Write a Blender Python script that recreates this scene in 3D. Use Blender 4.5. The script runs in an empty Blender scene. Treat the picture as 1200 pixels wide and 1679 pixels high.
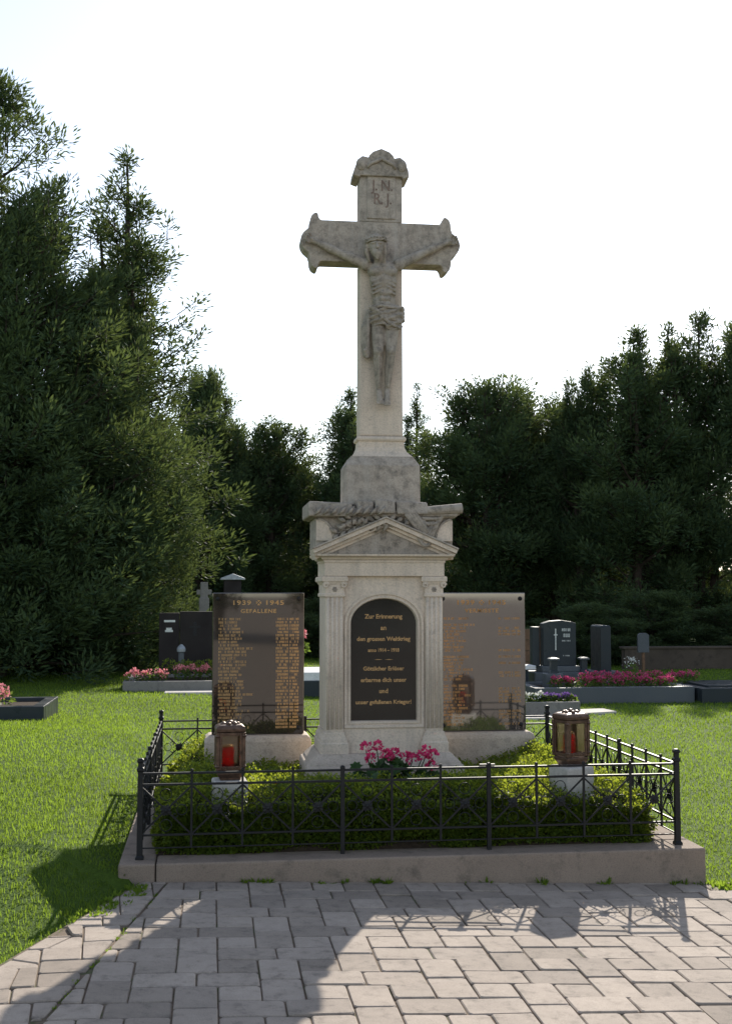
import bpy, bmesh, math, random
import numpy as np
from mathutils import Vector, Matrix
R = math.radians
rng = np.random.default_rng(7)
random.seed(7)
scn = bpy.context.scene
col = scn.collection

# ------------------------------------------------------------------ camera, sky, sun, exposure
cam_d = bpy.data.cameras.new('camera')
cam = bpy.data.objects.new('camera', cam_d); col.objects.link(cam)
cam.location = (0, 0, 1.75)
cam.rotation_euler = (R(90 + 3.858), 0, R(-7.364))
cam_d.sensor_fit = 'VERTICAL'; cam_d.sensor_height = 36; cam_d.sensor_width = 36
cam_d.lens = 1950 / 1679 * 36
cam_d.clip_end = 2000
scn.camera = cam

SUN_EL, SUN_AZ = 28.4, 20.5            # azimuth measured from +Y towards +X
world = bpy.data.worlds.new('World'); scn.world = world; world.use_nodes = True
wn = world.node_tree.nodes; wl = world.node_tree.links
bg = wn['Background']
sky = wn.new('ShaderNodeTexSky'); sky.sky_type = 'NISHITA'; sky.sun_disc = False
sky.sun_elevation = R(SUN_EL); sky.sun_rotation = R(SUN_AZ)
sky.air_density = 1.0; sky.dust_density = 0.4; sky.ozone_density = 1.0; sky.altitude = 200
hz = wn.new('ShaderNodeHueSaturation'); hz.inputs['Saturation'].default_value = 0.66   # thin summer haze pales the blue
wl.new(sky.outputs[0], hz.inputs['Color']); wl.new(hz.outputs[0], bg.inputs[0]); bg.inputs[1].default_value = 0.15

sd = bpy.data.lights.new('sun', 'SUN'); sd.energy = 5.0; sd.angle = R(0.5); sd.color = (1.0, 0.93, 0.82)
sun = bpy.data.objects.new('sun', sd); col.objects.link(sun)
sv = Vector((math.sin(R(SUN_AZ)) * math.cos(R(SUN_EL)), math.cos(R(SUN_AZ)) * math.cos(R(SUN_EL)), math.sin(R(SUN_EL))))
sun.rotation_euler = sv.to_track_quat('Z', 'Y').to_euler(); sun.location = sv * 60

scn.view_settings.view_transform = 'Standard'; scn.view_settings.look = 'None'
scn.view_settings.gamma = 1.0; scn.view_settings.use_curve_mapping = False
scn.view_settings.exposure = 0.62
scn.render.engine = 'CYCLES'
scn.cycles.use_denoising = True
scn.cycles.max_bounces = 8; scn.cycles.transparent_max_bounces = 8
scn.cycles.diffuse_bounces = 3; scn.cycles.glossy_bounces = 3; scn.cycles.transmission_bounces = 6

# ------------------------------------------------------------------ helpers: materials
def new_mat(name):
    m = bpy.data.materials.new(name); m.use_nodes = True
    return m, m.node_tree.nodes, m.node_tree.links, m.node_tree.nodes['Principled BSDF']

def noise(n, l, scale, detail=4, rough=0.6, vec=None):
    t = n.new('ShaderNodeTexNoise'); t.inputs['Scale'].default_value = scale
    t.inputs['Detail'].default_value = detail; t.inputs['Roughness'].default_value = rough
    if vec: l.new(vec, t.inputs['Vector'])
    return t

def ramp(n, l, src, stops):
    r = n.new('ShaderNodeValToRGB'); e = r.color_ramp.elements
    while len(e) > 1: e.remove(e[-1])
    e[0].position = stops[0][0]; e[0].color = (*stops[0][1], 1)
    for p, c in stops[1:]:
        x = e.new(p); x.color = (*c, 1)
    l.new(src, r.inputs[0]); return r

def mixc(n, l, fac, a, b, mode='MIX'):
    m = n.new('ShaderNodeMix'); m.data_type = 'RGBA'; m.blend_type = mode
    for sock, v in ((m.inputs[0], fac), (m.inputs[6], a), (m.inputs[7], b)):
        if hasattr(v, 'is_linked') or hasattr(v, 'links'): l.new(v, sock)
        elif isinstance(v, (int, float)): sock.default_value = v
        else: sock.default_value = (*v, 1)
    return m.outputs[2]

def g3(v): return (v, v, v)

def stone_mat(name, base, dark, lich=0.5, rough=0.9, bump=0.35, fine=90., big=3., stain=None, spec=0.25):
    """mottled stone: large pale/dark clouds, lichen blotches, pores"""
    m, n, l, b = new_mat(name)
    tc = n.new('ShaderNodeTexCoord').outputs['Object']
    n1 = noise(n, l, big, 6, 0.65, tc); n2 = noise(n, l, big * 5.5, 5, 0.7, tc); n3 = noise(n, l, fine, 3, 0.6, tc)
    light = tuple(min(1, c * 1.16) for c in base)
    c1 = ramp(n, l, n1.outputs[0], [(0.3, tuple(c * 0.84 for c in base)), (0.5, base), (0.72, light)]).outputs[0]
    blot = ramp(n, l, n2.outputs[0], [(0.64 - 0.28 * lich, g3(0)), (0.86 - 0.24 * lich, g3(1))]).outputs[0]
    c2 = mixc(n, l, blot, c1, dark)
    pores = ramp(n, l, n3.outputs[0], [(0.3, g3(0.72)), (0.52, g3(1)), (0.8, g3(1.1))]).outputs[0]
    c3 = mixc(n, l, 0.8, c2, pores, 'MULTIPLY')
    if stain:                                    # rain streaks: noise stretched along z
        mp = n.new('ShaderNodeMapping'); mp.inputs['Scale'].default_value = (11, 11, 0.9); l.new(tc, mp.inputs[0])
        ns = noise(n, l, 1.0, 5, 0.7, mp.outputs[0])
        st = ramp(n, l, ns.outputs[0], [(0.47, g3(0)), (0.68, g3(stain[1]))]).outputs[0]
        c3 = mixc(n, l, st, c3, stain[0])
    l.new(c3, b.inputs['Base Color'])
    b.inputs['Roughness'].default_value = rough
    b.inputs['Specular IOR Level'].default_value = spec
    bp = n.new('ShaderNodeBump'); bp.inputs['Strength'].default_value = bump; bp.inputs['Distance'].default_value = 0.006
    add = n.new('ShaderNodeMath'); add.operation = 'ADD'; l.new(n2.outputs[0], add.inputs[0]); l.new(n3.outputs[0], add.inputs[1])
    l.new(add.outputs[0], bp.inputs['Height']); l.new(bp.outputs[0], b.inputs['Normal'])
    return m

def granite_mat(name, base, speck, rough=0.08, scale=260., spec=0.6, ior=1.45):
    m, n, l, b = new_mat(name)
    tc = n.new('ShaderNodeTexCoord').outputs['Object']
    v = noise(n, l, scale, 3, 0.7, tc); w = noise(n, l, 4, 4, 0.6, tc)
    c = ramp(n, l, v.outputs[0], [(0.35, base), (0.55, tuple(x * 1.25 for x in base)), (0.72, speck)]).outputs[0]
    l.new(c, b.inputs['Base Color'])
    r = ramp(n, l, w.outputs[0], [(0.3, g3(rough * 0.7)), (0.75, g3(rough * 1.6))]).outputs[0]
    l.new(r, b.inputs['Roughness']); b.inputs['Specular IOR Level'].default_value = spec; b.inputs['IOR'].default_value = ior
    return m

def plain_mat(name, c, rough=0.5, metal=0., spec=0.5, var=0.25, scale=20., bump=0.):
    m, n, l, b = new_mat(name)
    tc = n.new('ShaderNodeTexCoord').outputs['Object']
    v = noise(n, l, scale, 5, 0.65, tc)
    cc = ramp(n, l, v.outputs[0], [(0.28, tuple(x * (1 - var) for x in c)), (0.72, tuple(min(1, x * (1 + var)) for x in c))]).outputs[0]
    l.new(cc, b.inputs['Base Color']); b.inputs['Roughness'].default_value = rough
    b.inputs['Metallic'].default_value = metal; b.inputs['Specular IOR Level'].default_value = spec
    if bump:
        bp = n.new('ShaderNodeBump'); bp.inputs['Strength'].default_value = bump; bp.inputs['Distance'].default_value = 0.004
        l.new(v.outputs[0], bp.inputs['Height']); l.new(bp.outputs[0], b.inputs['Normal'])
    return m

def leaf_mat(name, dark, light, trans, tf=0.4, rough=0.55, spec=0.3):
    """leaf colour from a stored per-leaf tint; light passes through the blade"""
    m, n, l, b = new_mat(name)
    at = n.new('ShaderNodeAttribute'); at.attribute_name = 'tint'
    c = ramp(n, l, at.outputs['Fac'], [(0.0, dark), (1.0, light)]).outputs[0]
    l.new(c, b.inputs['Base Color']); b.inputs['Roughness'].default_value = rough
    b.inputs['Specular IOR Level'].default_value = spec
    t = n.new('ShaderNodeBsdfTranslucent')
    tr = ramp(n, l, at.outputs['Fac'], [(0.0, tuple(x * 0.7 for x in trans)), (1.0, trans)]).outputs[0]
    l.new(tr, t.inputs[0])
    mx = n.new('ShaderNodeMixShader'); mx.inputs[0].default_value = tf
    l.new(b.outputs[0], mx.inputs[1]); l.new(t.outputs[0], mx.inputs[2])
    l.new(mx.outputs[0], n['Material Output'].inputs[0])
    return m

# ------------------------------------------------------------------ helpers: meshes
class MB:
    def __init__(s): s.v = []; s.f = []
    def add(s, vs, fs):
        o = len(s.v); s.v += [tuple(p) for p in vs]; s.f += [tuple(i + o for i in f) for f in fs]; return s
    def box(s, x0, x1, y0, y1, z0, z1):
        return s.add([(x0,y0,z0),(x1,y0,z0),(x1,y1,z0),(x0,y1,z0),(x0,y0,z1),(x1,y0,z1),(x1,y1,z1),(x0,y1,z1)],
                     [(0,3,2,1),(4,5,6,7),(0,1,5,4),(1,2,6,5),(2,3,7,6),(3,0,4,7)])
    def rings(s, cx, cy, prof):
        """stack of rectangles: prof = [(half_x, half_y, z)], capped at both ends"""
        o = len(s.v); k = len(prof)
        for hx, hy, z in prof:
            s.v += [(cx-hx,cy-hy,z),(cx+hx,cy-hy,z),(cx+hx,cy+hy,z),(cx-hx,cy+hy,z)]
        for i in range(k-1):
            a = o + 4*i
            for j in range(4):
                s.f.append((a+j, a+(j+1)%4, a+4+(j+1)%4, a+4+j))
        s.f.append((o+3,o+2,o+1,o)); e = o + 4*(k-1); s.f.append((e,e+1,e+2,e+3)); return s
    def tube(s, pts, rad, n=6, cap=True):
        pts = [Vector(p) for p in pts]; o = len(s.v); k = len(pts)
        if not hasattr(rad, '__len__'): rad = [rad]*k
        up = Vector((0.13, 0.31, 0.94))
        for i, p in enumerate(pts):
            d = (pts[min(i+1,k-1)] - pts[max(i-1,0)]).normalized()
            a = d.cross(up)
            if a.length < 1e-3: a = d.cross(Vector((1,0,0)))
            a.normalize(); b = d.cross(a)
            for j in range(n):
                t = 2*math.pi*j/n
                s.v.append(tuple(p + (a*math.cos(t) + b*math.sin(t))*rad[i]))
        for i in range(k-1):
            for j in range(n):
                q = o + i*n
                s.f.append((q+j, q+(j+1)%n, q+n+(j+1)%n, q+n+j))
        if cap:
            s.f.append(tuple(o + j for j in range(n-1,-1,-1))); s.f.append(tuple(o+(k-1)*n+j for j in range(n)))
        return s
    def lathe(s, cx, cy, prof, n=16):
        o = len(s.v); k = len(prof)
        for r, z in prof:
            for j in range(n):
                t = 2*math.pi*j/n; s.v.append((cx+r*math.cos(t), cy+r*math.sin(t), z))
        for i in range(k-1):
            for j in range(n):
                q = o+i*n; s.f.append((q+j,q+(j+1)%n,q+n+(j+1)%n,q+n+j))
        s.f.append(tuple(o+j for j in range(n-1,-1,-1))); s.f.append(tuple(o+(k-1)*n+j for j in range(n))); return s
    def prism_xz(s, poly, y0, y1):
        """polygon in x,z (counter-clockwise seen from -y) pushed from y0 (front) to y1 (back)"""
        n = len(poly)
        vs = [(x,y0,z) for x,z in poly] + [(x,y1,z) for x,z in poly]
        fs = [tuple(range(n)), tuple(range(2*n-1, n-1, -1))]
        for i in range(n):
            j = (i+1)%n; fs.append((i, n+i, n+j, j))
        return s.add(vs, fs)
    def ball(s, c, r, nu=10, nv=7):
        if not hasattr(r, '__len__'): r = (r,r,r)
        o = len(s.v)
        s.v.append((c[0],c[1],c[2]-r[2]))
        for i in range(1,nv):
            ph = -math.pi/2 + math.pi*i/nv
            for j in range(nu):
                t = 2*math.pi*j/nu
                s.v.append((c[0]+r[0]*math.cos(ph)*math.cos(t), c[1]+r[1]*math.cos(ph)*math.sin(t), c[2]+r[2]*math.sin(ph)))
        s.v.append((c[0],c[1],c[2]+r[2])); top = len(s.v)-1
        for j in range(nu): s.f.append((o, o+1+(j+1)%nu, o+1+j))
        for i in range(nv-2):
            for j in range(nu):
                a = o+1+i*nu; s.f.append((a+j,a+(j+1)%nu,a+nu+(j+1)%nu,a+nu+j))
        a = o+1+(nv-2)*nu
        for j in range(nu): s.f.append((a+j,a+(j+1)%nu,top))
        return s
    def mesh(s, name, fix=True):
        m = bpy.data.meshes.new(name); m.from_pydata(s.v, [], s.f); 
        if fix:
            bm = bmesh.new(); bm.from_mesh(m); bmesh.ops.recalc_face_normals(bm, faces=bm.faces); bm.to_mesh(m); bm.free()
        m.update(); return m

def np_mesh(name, V, F, tint=None):
    m = bpy.data.meshes.new(name); V = np.asarray(V, np.float32); F = np.asarray(F, np.int32); k = F.shape[1]
    m.vertices.add(len(V)); m.vertices.foreach_set('co', V.ravel())
    m.loops.add(F.size); m.loops.foreach_set('vertex_index', F.ravel())
    m.polygons.add(len(F)); m.polygons.foreach_set('loop_start', np.arange(0, F.size, k, dtype=np.int32))
    m.polygons.foreach_set('loop_total', np.full(len(F), k, np.int32))
    if tint is not None:
        a = m.attributes.new('tint', 'FLOAT', 'FACE'); a.data.foreach_set('value', np.asarray(tint, np.float32))
    m.update(calc_edges=True); return m

def unit(a): return a / np.maximum(np.linalg.norm(a, axis=1, keepdims=True), 1e-9)

def leaves(P, D, N, L, W, bend=0.0):
    """rhombic leaves: returns V (4n,3), F (n,4)"""
    n = len(P); D = unit(D); S = unit(np.cross(D, N)); U = np.cross(S, D)
    L = np.broadcast_to(L, (n,))[:,None]; W = np.broadcast_to(W, (n,))[:,None]
    mid = P + D*L*0.48
    V = np.stack([P, mid + S*W/2 + U*W*0.15, P + D*L + U*L*bend, mid - S*W/2 + U*W*0.15], 1).reshape(-1,3)
    F = np.arange(4*n).reshape(n,4); return V, F

SMOOTH = set()
def obj(name, mesh, mat, parent=None, local=False, smooth=False, bevel=0, seg=2):
    o = bpy.data.objects.new(name, mesh); col.objects.link(o)
    if mat is not None and not mesh.materials: mesh.materials.append(mat)
    if parent is not None:
        o.parent = parent
        if not local:
            w = Vector((0,0,0)); p = parent
            while p is not None: w += p.location; p = p.parent
            o.location = -w
    if smooth: mesh.polygons.foreach_set('use_smooth', [True]*len(mesh.polygons))
    if bevel:
        b = o.modifiers.new('bevel', 'BEVEL'); b.width = bevel; b.segments = seg; b.limit_method = 'ANGLE'; b.angle_limit = R(35)
    return o
def tag(o, label=None, cat=None, group=None, kind=None):
    for k, v in (('label',label),('category',cat),('group',group),('kind',kind)):
        if v: o[k] = v
    return o
def thing(name, label, cat, loc=(0,0,0), group=None):
    o = bpy.data.objects.new(name, None); col.objects.link(o); o.location = loc; o.empty_display_size = 0.1
    return tag(o, label, cat, group)
def copy_tree(o, parent=None):
    c = o.copy(); col.objects.link(c)
    if parent is not None: c.parent = parent
    for ch in list(o.children): copy_tree(ch, c)
    return c
def text_mesh(body, size, extrude=0.0008, spacing=1.0, bold=0.0):
    c = bpy.data.curves.new('t', 'FONT'); c.body = body; c.size = size; c.align_x = 'CENTER'; c.align_y = 'CENTER'
    c.extrude = extrude; c.space_character = spacing; c.resolution_u = 3; c.offset = bold
    o = bpy.data.objects.new('t', c); col.objects.link(o)
    dg = bpy.context.evaluated_depsgraph_get()
    m = bpy.data.meshes.new_from_object(o.evaluated_get(dg))
    bpy.data.objects.remove(o); bpy.data.curves.remove(c)
    m.transform(Matrix.Rotation(R(90), 4, 'X')); m.materials.clear(); return m
def fuse(mb, voxel, name, smooth=2):
    me = mb.mesh(name); o = bpy.data.objects.new(name, me); col.objects.link(o)
    r = o.modifiers.new('r', 'REMESH'); r.mode = 'VOXEL'; r.voxel_size = voxel
    s = o.modifiers.new('s', 'SMOOTH'); s.factor = 0.5; s.iterations = smooth
    dg = bpy.context.evaluated_depsgraph_get(); m = bpy.data.meshes.new_from_object(o.evaluated_get(dg))
    bpy.data.objects.remove(o); bpy.data.meshes.remove(me); m.name = name; return m
def ground(x, y=0): return 0.045 - 0.1*np.tanh((x-1.23)*0.36)

def lawn_height(x, y):
    """turf level: the lawn left of the memorial is banked up to the top of the kerb"""
    x, y = np.asarray(x, float), np.asarray(y, float)
    d = np.array([0.526, 1.507]); d = d/np.linalg.norm(d)
    s1 = -((x+0.955)*d[1] - (y-5.448)*d[0])                  # distance left of the paving edge
    s = np.where(y < 6.95, s1, -0.44 - x); s = np.clip(s/0.55, 0, 1); s = s*s*(3-2*s)
    fade = np.clip((17-y)/6, 0, 1); fade = fade*fade*(3-2*fade)
    near = np.where((y > 6.95) & (x < -0.44), 0.06, 0.0)
    return ground(x) + np.where(x < 1, (0.21*s + near*(1-0.5*s))*fade, 0)

# ------------------------------------------------------------------ materials
M = {}
M['lime'] = stone_mat('limestone', (0.62,0.515,0.41), (0.32,0.275,0.225), 0.22, bump=0.25, big=2.2, stain=((0.30,0.275,0.24),0.35))
M['lime_old'] = stone_mat('weathered_limestone', (0.42,0.355,0.29), (0.19,0.165,0.138), 0.72, bump=0.5, big=2.6, stain=((0.47,0.42,0.36),0.55))
M['lime_carve'] = stone_mat('carved_limestone', (0.36,0.305,0.248), (0.155,0.134,0.11), 0.68, bump=0.55, big=4, stain=((0.46,0.41,0.35),0.4))
M['sand'] = stone_mat('plinth_stone', (0.50,0.415,0.335), (0.29,0.245,0.20), 0.4, bump=0.4, big=2.5)
M['kerb'] = stone_mat('kerb_stone', (0.275,0.212,0.166), (0.15,0.12,0.095), 0.45, bump=0.5, fine=140, big=1.6)
M['granite'] = granite_mat('polished_brown_granite', (0.026,0.020,0.016), (0.10,0.08,0.062), 0.03, spec=1.0, ior=1.6)
M['granite_paled'] = granite_mat('paled_polished_granite', (0.045,0.038,0.034), (0.13,0.11,0.095), 0.035, spec=1.0, ior=1.85)  # same granite paled, so the slab's reflection sits partly in its colour
M['plaque'] = granite_mat('polished_black_granite', (0.008,0.008,0.0075), (0.03,0.03,0.028), 0.14)
M['gold'] = plain_mat('worn_gilt', (0.50,0.30,0.13), 0.6, 0.0, 0.2, 0.35, 60)
M['gilt2'] = plain_mat('faded_gilt', (0.42,0.23,0.09), 0.6, 0.0, 0.2, 0.45, 25)
M['iron'] = plain_mat('black_painted_iron', (0.010,0.010,0.011), 0.5, 0.0, 0.3, 0.4, 60, 0.15)
M['redpaint'] = plain_mat('faded_red_paint', (0.20,0.145,0.115), 0.85, 0, 0.3, 0.5, 30)
M['soil'] = plain_mat('soil', (0.045,0.032,0.022), 0.95, 0, 0.1, 0.4, 30, 0.8)

# ------------------------------------------------------------------ lawn
def lawn_mat():
    m, n, l, b = new_mat('turf')
    tc = n.new('ShaderNodeTexCoord').outputs['Object']
    a = noise(n, l, 0.7, 5, 0.6, tc); c = noise(n, l, 55, 4, 0.7, tc)
    c1 = ramp(n, l, a.outputs[0], [(0.3, (0.046,0.092,0.010)), (0.7, (0.082,0.132,0.018))]).outputs[0]
    c2 = ramp(n, l, c.outputs[0], [(0.3, (0.7,0.7,0.65)), (0.7, (1.2,1.2,1.1))]).outputs[0]
    l.new(mixc(n, l, 0.9, c1, c2, 'MULTIPLY'), b.inputs['Base Color']); b.inputs['Roughness'].default_value = 0.9
    b.inputs['Specular IOR Level'].default_value = 0.15
    bp = n.new('ShaderNodeBump'); bp.inputs['Strength'].default_value = 0.8; bp.inputs['Distance'].default_value = 0.03
    l.new(c.outputs[0], bp.inputs['Height']); l.new(bp.outputs[0], b.inputs['Normal']); return m
xs = np.unique(np.concatenate([np.linspace(-400,-14,8), np.linspace(-14,-3,23), np.linspace(-3,0.5,71), np.linspace(0.5,16,32), np.linspace(16,400,8)]))
ys = np.unique(np.concatenate([np.linspace(-420,-2,9), np.linspace(-2,4,7), np.linspace(4,11,71), np.linspace(11,30,20), np.linspace(30,900,10)]))
gx, gy = np.meshgrid(xs, ys); gz = lawn_height(gx, gy) - 0.012
V = np.stack([gx.ravel(), gy.ravel(), gz.ravel()], 1); nx = len(xs)
idx = np.arange(len(V)).reshape(gx.shape)
F = np.stack([idx[:-1,:-1].ravel(), idx[:-1,1:].ravel(), idx[1:,1:].ravel(), idx[1:,:-1].ravel()], 1)
tag(obj('lawn', np_mesh('lawn', V, F), lawn_mat(), smooth=True), kind='structure', label='mown green cemetery lawn around the memorial')

# ------------------------------------------------------------------ pavement of single pavers
def paver_mat():
    m, n, l, b = new_mat('concrete_paver')
    tc = n.new('ShaderNodeTexCoord').outputs['Object']; oi = n.new('ShaderNodeObjectInfo')
    geo = n.new('ShaderNodeNewGeometry').outputs['Position']
    a = noise(n, l, 3.0, 5, 0.65, geo); c = noise(n, l, 260, 3, 0.7, geo); d = noise(n, l, 14, 5, 0.7, geo)
    base = ramp(n, l, oi.outputs['Random'], [(0.0,(0.235,0.192,0.155)),(0.25,(0.335,0.276,0.227)),(0.8,(0.385,0.319,0.264)),(1.0,(0.27,0.223,0.184))]).outputs[0]
    v = ramp(n, l, a.outputs[0], [(0.3,g3(0.84)),(0.7,g3(1.08))]).outputs[0]
    s = ramp(n, l, c.outputs[0], [(0.32,g3(0.62)),(0.5,g3(1.0)),(0.74,g3(1.22))]).outputs[0]
    k = ramp(n, l, d.outputs[0], [(0.30,g3(0.55)),(0.47,g3(0.96)),(0.7,g3(1.08))]).outputs[0]
    q = mixc(n, l, 1.0, base, v, 'MULTIPLY'); q = mixc(n, l, 0.75, q, s, 'MULTIPLY'); q = mixc(n, l, 0.8, q, k, 'MULTIPLY')
    l.new(q, b.inputs['Base Color']); b.inputs['Roughness'].default_value = 0.88; b.inputs['Specular IOR Level'].default_value = 0.3
    bp = n.new('ShaderNodeBump'); bp.inputs['Strength'].default_value = 0.5; bp.inputs['Distance'].default_value = 0.004
    l.new(c.outputs[0], bp.inputs['Height']); l.new(bp.outputs[0], b.inputs['Normal']); return m
M['paver'] = paver_mat()
def joint_mat():
    m, n, l, b = new_mat('sandy_mossy_joint'); tc = n.new('ShaderNodeTexCoord').outputs['Object']
    a = noise(n, l, 4.0, 5, 0.7, tc); c = noise(n, l, 120, 3, 0.6, tc)
    base = ramp(n, l, c.outputs[0], [(0.3,(0.08,0.055,0.036)),(0.7,(0.17,0.12,0.08))]).outputs[0]
    moss = ramp(n, l, a.outputs[0], [(0.52,g3(0)),(0.60,g3(1))]).outputs[0]
    l.new(mixc(n, l, moss, base, (0.055,0.065,0.018)), b.inputs['Base Color']); b.inputs['Roughness'].default_value = 0.95; return m
M['joint'] = joint_mat()
L1a, L1b = np.array([-0.248,6.878]), np.array([-0.599,4.92])
def clip(poly, a, b, keep_right=True):
    """keep the part of a convex polygon on one side of the line a-b (right of it when walking from b to a)"""
    d = (a-b); nrm = np.array([d[1], -d[0]]) / np.linalg.norm(d)
    if not keep_right: nrm = -nrm
    out = []
    for i in range(len(poly)):
        p, q = np.array(poly[i]), np.array(poly[(i+1)%len(poly)])
        sp, sq = (p-b)@nrm, (q-b)@nrm
        if sp >= 0: out.append(tuple(p))
        if (sp < 0) != (sq < 0): out.append(tuple(p + (q-p)*sp/(sp-sq)))
    return out
def area(p): return 0.5*abs(sum(p[i][0]*p[(i+1)%len(p)][1]-p[(i+1)%len(p)][0]*p[i][1] for i in range(len(p))))
w = 0.18
def rect(x0,x1,y0,y1,j=0.0035,k=0.0026): return [(x0+j,y0+k),(x1-j,y0+k),(x1-j,y1-k),(x0+j,y1-k)]
def pattern(X0, YB, k0, k1, r0, r1):
    """three paver sizes in an ashlar bond"""
    out = []
    for k in range(k0, k1):
        cx = X0 + 2*w*k; off = (k % 2)*2*w
        for r in range(r0, r1):
            yb = YB + off + 4*w*r
            out += [rect(cx-1.5*w, cx, yb, yb+w), rect(cx, cx+1.5*w, yb, yb+w), rect(cx-w/2, cx+w/2, yb+w, yb+2.5*w), rect(cx-w/2, cx+w/2, yb+2.5*w, yb+4*w),
                    rect(cx+w/2, cx+1.5*w, yb+w, yb+2*w), rect(cx+w/2, cx+1.5*w, yb-w, yb)]
    return out
KF = 6.968
main = []
dl = (L1a-L1b)/np.linalg.norm(L1a-L1b); nl = np.array([dl[1], -dl[0]])
GL = (np.array([-0.369,6.935])-np.array([0.02,-0.01]), np.array([-0.895,5.428])-np.array([0.02,-0.01]))
def kf(p): return clip(p, np.array([-9,KF]), np.array([9,KF]), keep_right=False) if max(q[1] for q in p) > KF else p
for p in pattern(-0.05, 5.15, -4, 14, -5, 4):
    p = clip(p, L1a + nl*0.007, L1b + nl*0.007)
    if len(p) >= 3: p = kf(p)
    if len(p) >= 3 and area(p) > 0.0018: main.append(p)
# left of the weedy joint the stones sit slightly turned and run out, broken, under the grass
ca, sa = math.cos(R(5)), math.sin(R(5))
for p in pattern(-0.15, 5.02, -6, 4, -5, 5):
    p = [(-0.4+(x+0.4)*ca-(y-6)*sa, 6+(x+0.4)*sa+(y-6)*ca) for x, y in p]
    p = clip(p, L1a - nl*0.007, L1b - nl*0.007, keep_right=False)
    if len(p) >= 3: p = kf(p)
    if len(p) >= 3: p = clip(p, *GL)
    if len(p) < 3 or area(p) < 0.0018: continue
    c = np.mean(np.array(p), axis=0); dist = (c-GL[1])@np.array([dl[1],-dl[0]])
    if dist < 0.16 and area(p) > 0.012:                      # cracked pieces along the grass
        an = rng.uniform(0, 3.1); u = np.array([math.cos(an), math.sin(an)]); v = np.array([u[1], -u[0]])
        for sgn in (True, False):
            q = clip(p, c + u + v*(0.002 if sgn else -0.002), c - u + v*(0.002 if sgn else -0.002), keep_right=sgn)
            if len(q) >= 3 and area(q) > 0.0015: main.append(q)
    else: main.append(p)
fw2, rt2 = np.array([math.sin(R(7.364)), math.cos(R(7.364))]), np.array([math.cos(R(7.364)), -math.sin(R(7.364))])
def in_view(p, m=0.03):
    c = np.mean(np.array(p), axis=0); d = c@fw2; return d > 4.45 and abs(c@rt2) < d*(600/1950+m)
pave = bpy.data.objects.new('pavement', None); col.objects.link(pave)
bed_u = np.linspace(0, 1, 42); bed_y = np.array([1.2, 4.0, 5.43, KF]); ug, byg = np.meshgrid(bed_u, bed_y)
lim = -0.40 - (6.97-byg)*0.349; bxg = lim + (5.2-lim)*ug
bz = ground(bxg) + 0.007
V = np.stack([bxg.ravel(), byg.ravel(), bz.ravel()], 1); ii = np.arange(len(V)).reshape(bxg.shape)
F = np.stack([ii[:-1,:-1].ravel(), ii[:-1,1:].ravel(), ii[1:,1:].ravel(), ii[1:,:-1].ravel()], 1)
bedmesh = np_mesh('pavement', V, F); bedmesh.materials.append(M['joint'])
bpy.data.objects.remove(pave)
pave = obj('pavement', bedmesh, None); tag(pave, 'pale grey concrete block pavement in front of the memorial kerb', kind='structure')
def paver_geo(p, z, tilt=(0,0), T=0.016, c=0.0065):
    """worn block: corners rounded off and edges a little uneven"""
    p = np.array(p)
    ar = sum(p[i][0]*p[(i+1)%len(p)][1]-p[(i+1)%len(p)][0]*p[i][1] for i in range(len(p)))
    if ar < 0: p = p[::-1]
    q = []; n = len(p)
    for i in range(n):
        a, b, d = p[i-1], p[i], p[(i+1)%n]; e0, e1 = a-b, d-b; l0, l1 = np.linalg.norm(e0), np.linalg.norm(e1)
        if l0 < 0.004 or l1 < 0.004: continue
        r_ = min(0.3*l0, 0.3*l1, rng.uniform(0.005, 0.014)); q += [b+e0/l0*r_, b+e1/l1*r_]
    p = np.array(q); n = len(p); p = p + rng.normal(0, 0.0009, p.shape)
    ctr = p.mean(0)
    ins = ctr + (p-ctr)*(1 - c/np.maximum(np.linalg.norm(p-ctr,axis=1,keepdims=True),0.02))
    def zz(k): return ground(k[:,0]) + z + (k-ctr)@np.array(tilt)
    V = np.concatenate([np.c_[p, ground(p[:,0])-0.03], np.c_[p, zz(p)+T-c*0.75], np.c_[ins, zz(ins)+T]])
    F = [tuple(range(2*n,3*n))]
    for i in range(n):
        j = (i+1)%n; F += [(i,j,n+j,n+i),(n+i,n+j,2*n+j,2*n+i)]
    return V, F, ctr
far = MB(); cnt = 0
order = sorted(main, key=lambda p: 0 if in_view(p) else 1)
for p in order:
    V, F, ctr = paver_geo(p, rng.normal(0, 0.0022), rng.normal(0, 0.010, 2))
    if in_view(p) and cnt < 300:
        V = V - np.array([ctr[0], ctr[1], 0]); me = bpy.data.meshes.new('paver'); me.from_pydata(V.tolist(), [], F); me.update()
        o = obj('paver', me, M['paver'], pave, local=True); o.location = (ctr[0], ctr[1], 0); cnt += 1
    else: far.add(V.tolist(), F)
tag(obj('paver_field', far.mesh('paver_field'), M['paver'], pave), kind='stuff')
bx_ = np.linspace(-12.0, 110.0, 62); by_ = np.array([-420.0, -60.0, -10.0, 1.6]); bxg, byg = np.meshgrid(bx_, by_)  # unseen plaza, added and stretched far back to brighten the tablet reflections
V = np.stack([bxg.ravel(), byg.ravel(), (ground(bxg)+0.012).ravel()], 1); ii = np.arange(len(V)).reshape(bxg.shape)
F = np.stack([ii[:-1,:-1].ravel(), ii[:-1,1:].ravel(), ii[1:,1:].ravel(), ii[1:,:-1].ravel()], 1)
tag(obj('paver_field', np_mesh('paver_field', V, F), M['paver'], pave), kind='stuff')
print('pavers', cnt)

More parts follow.
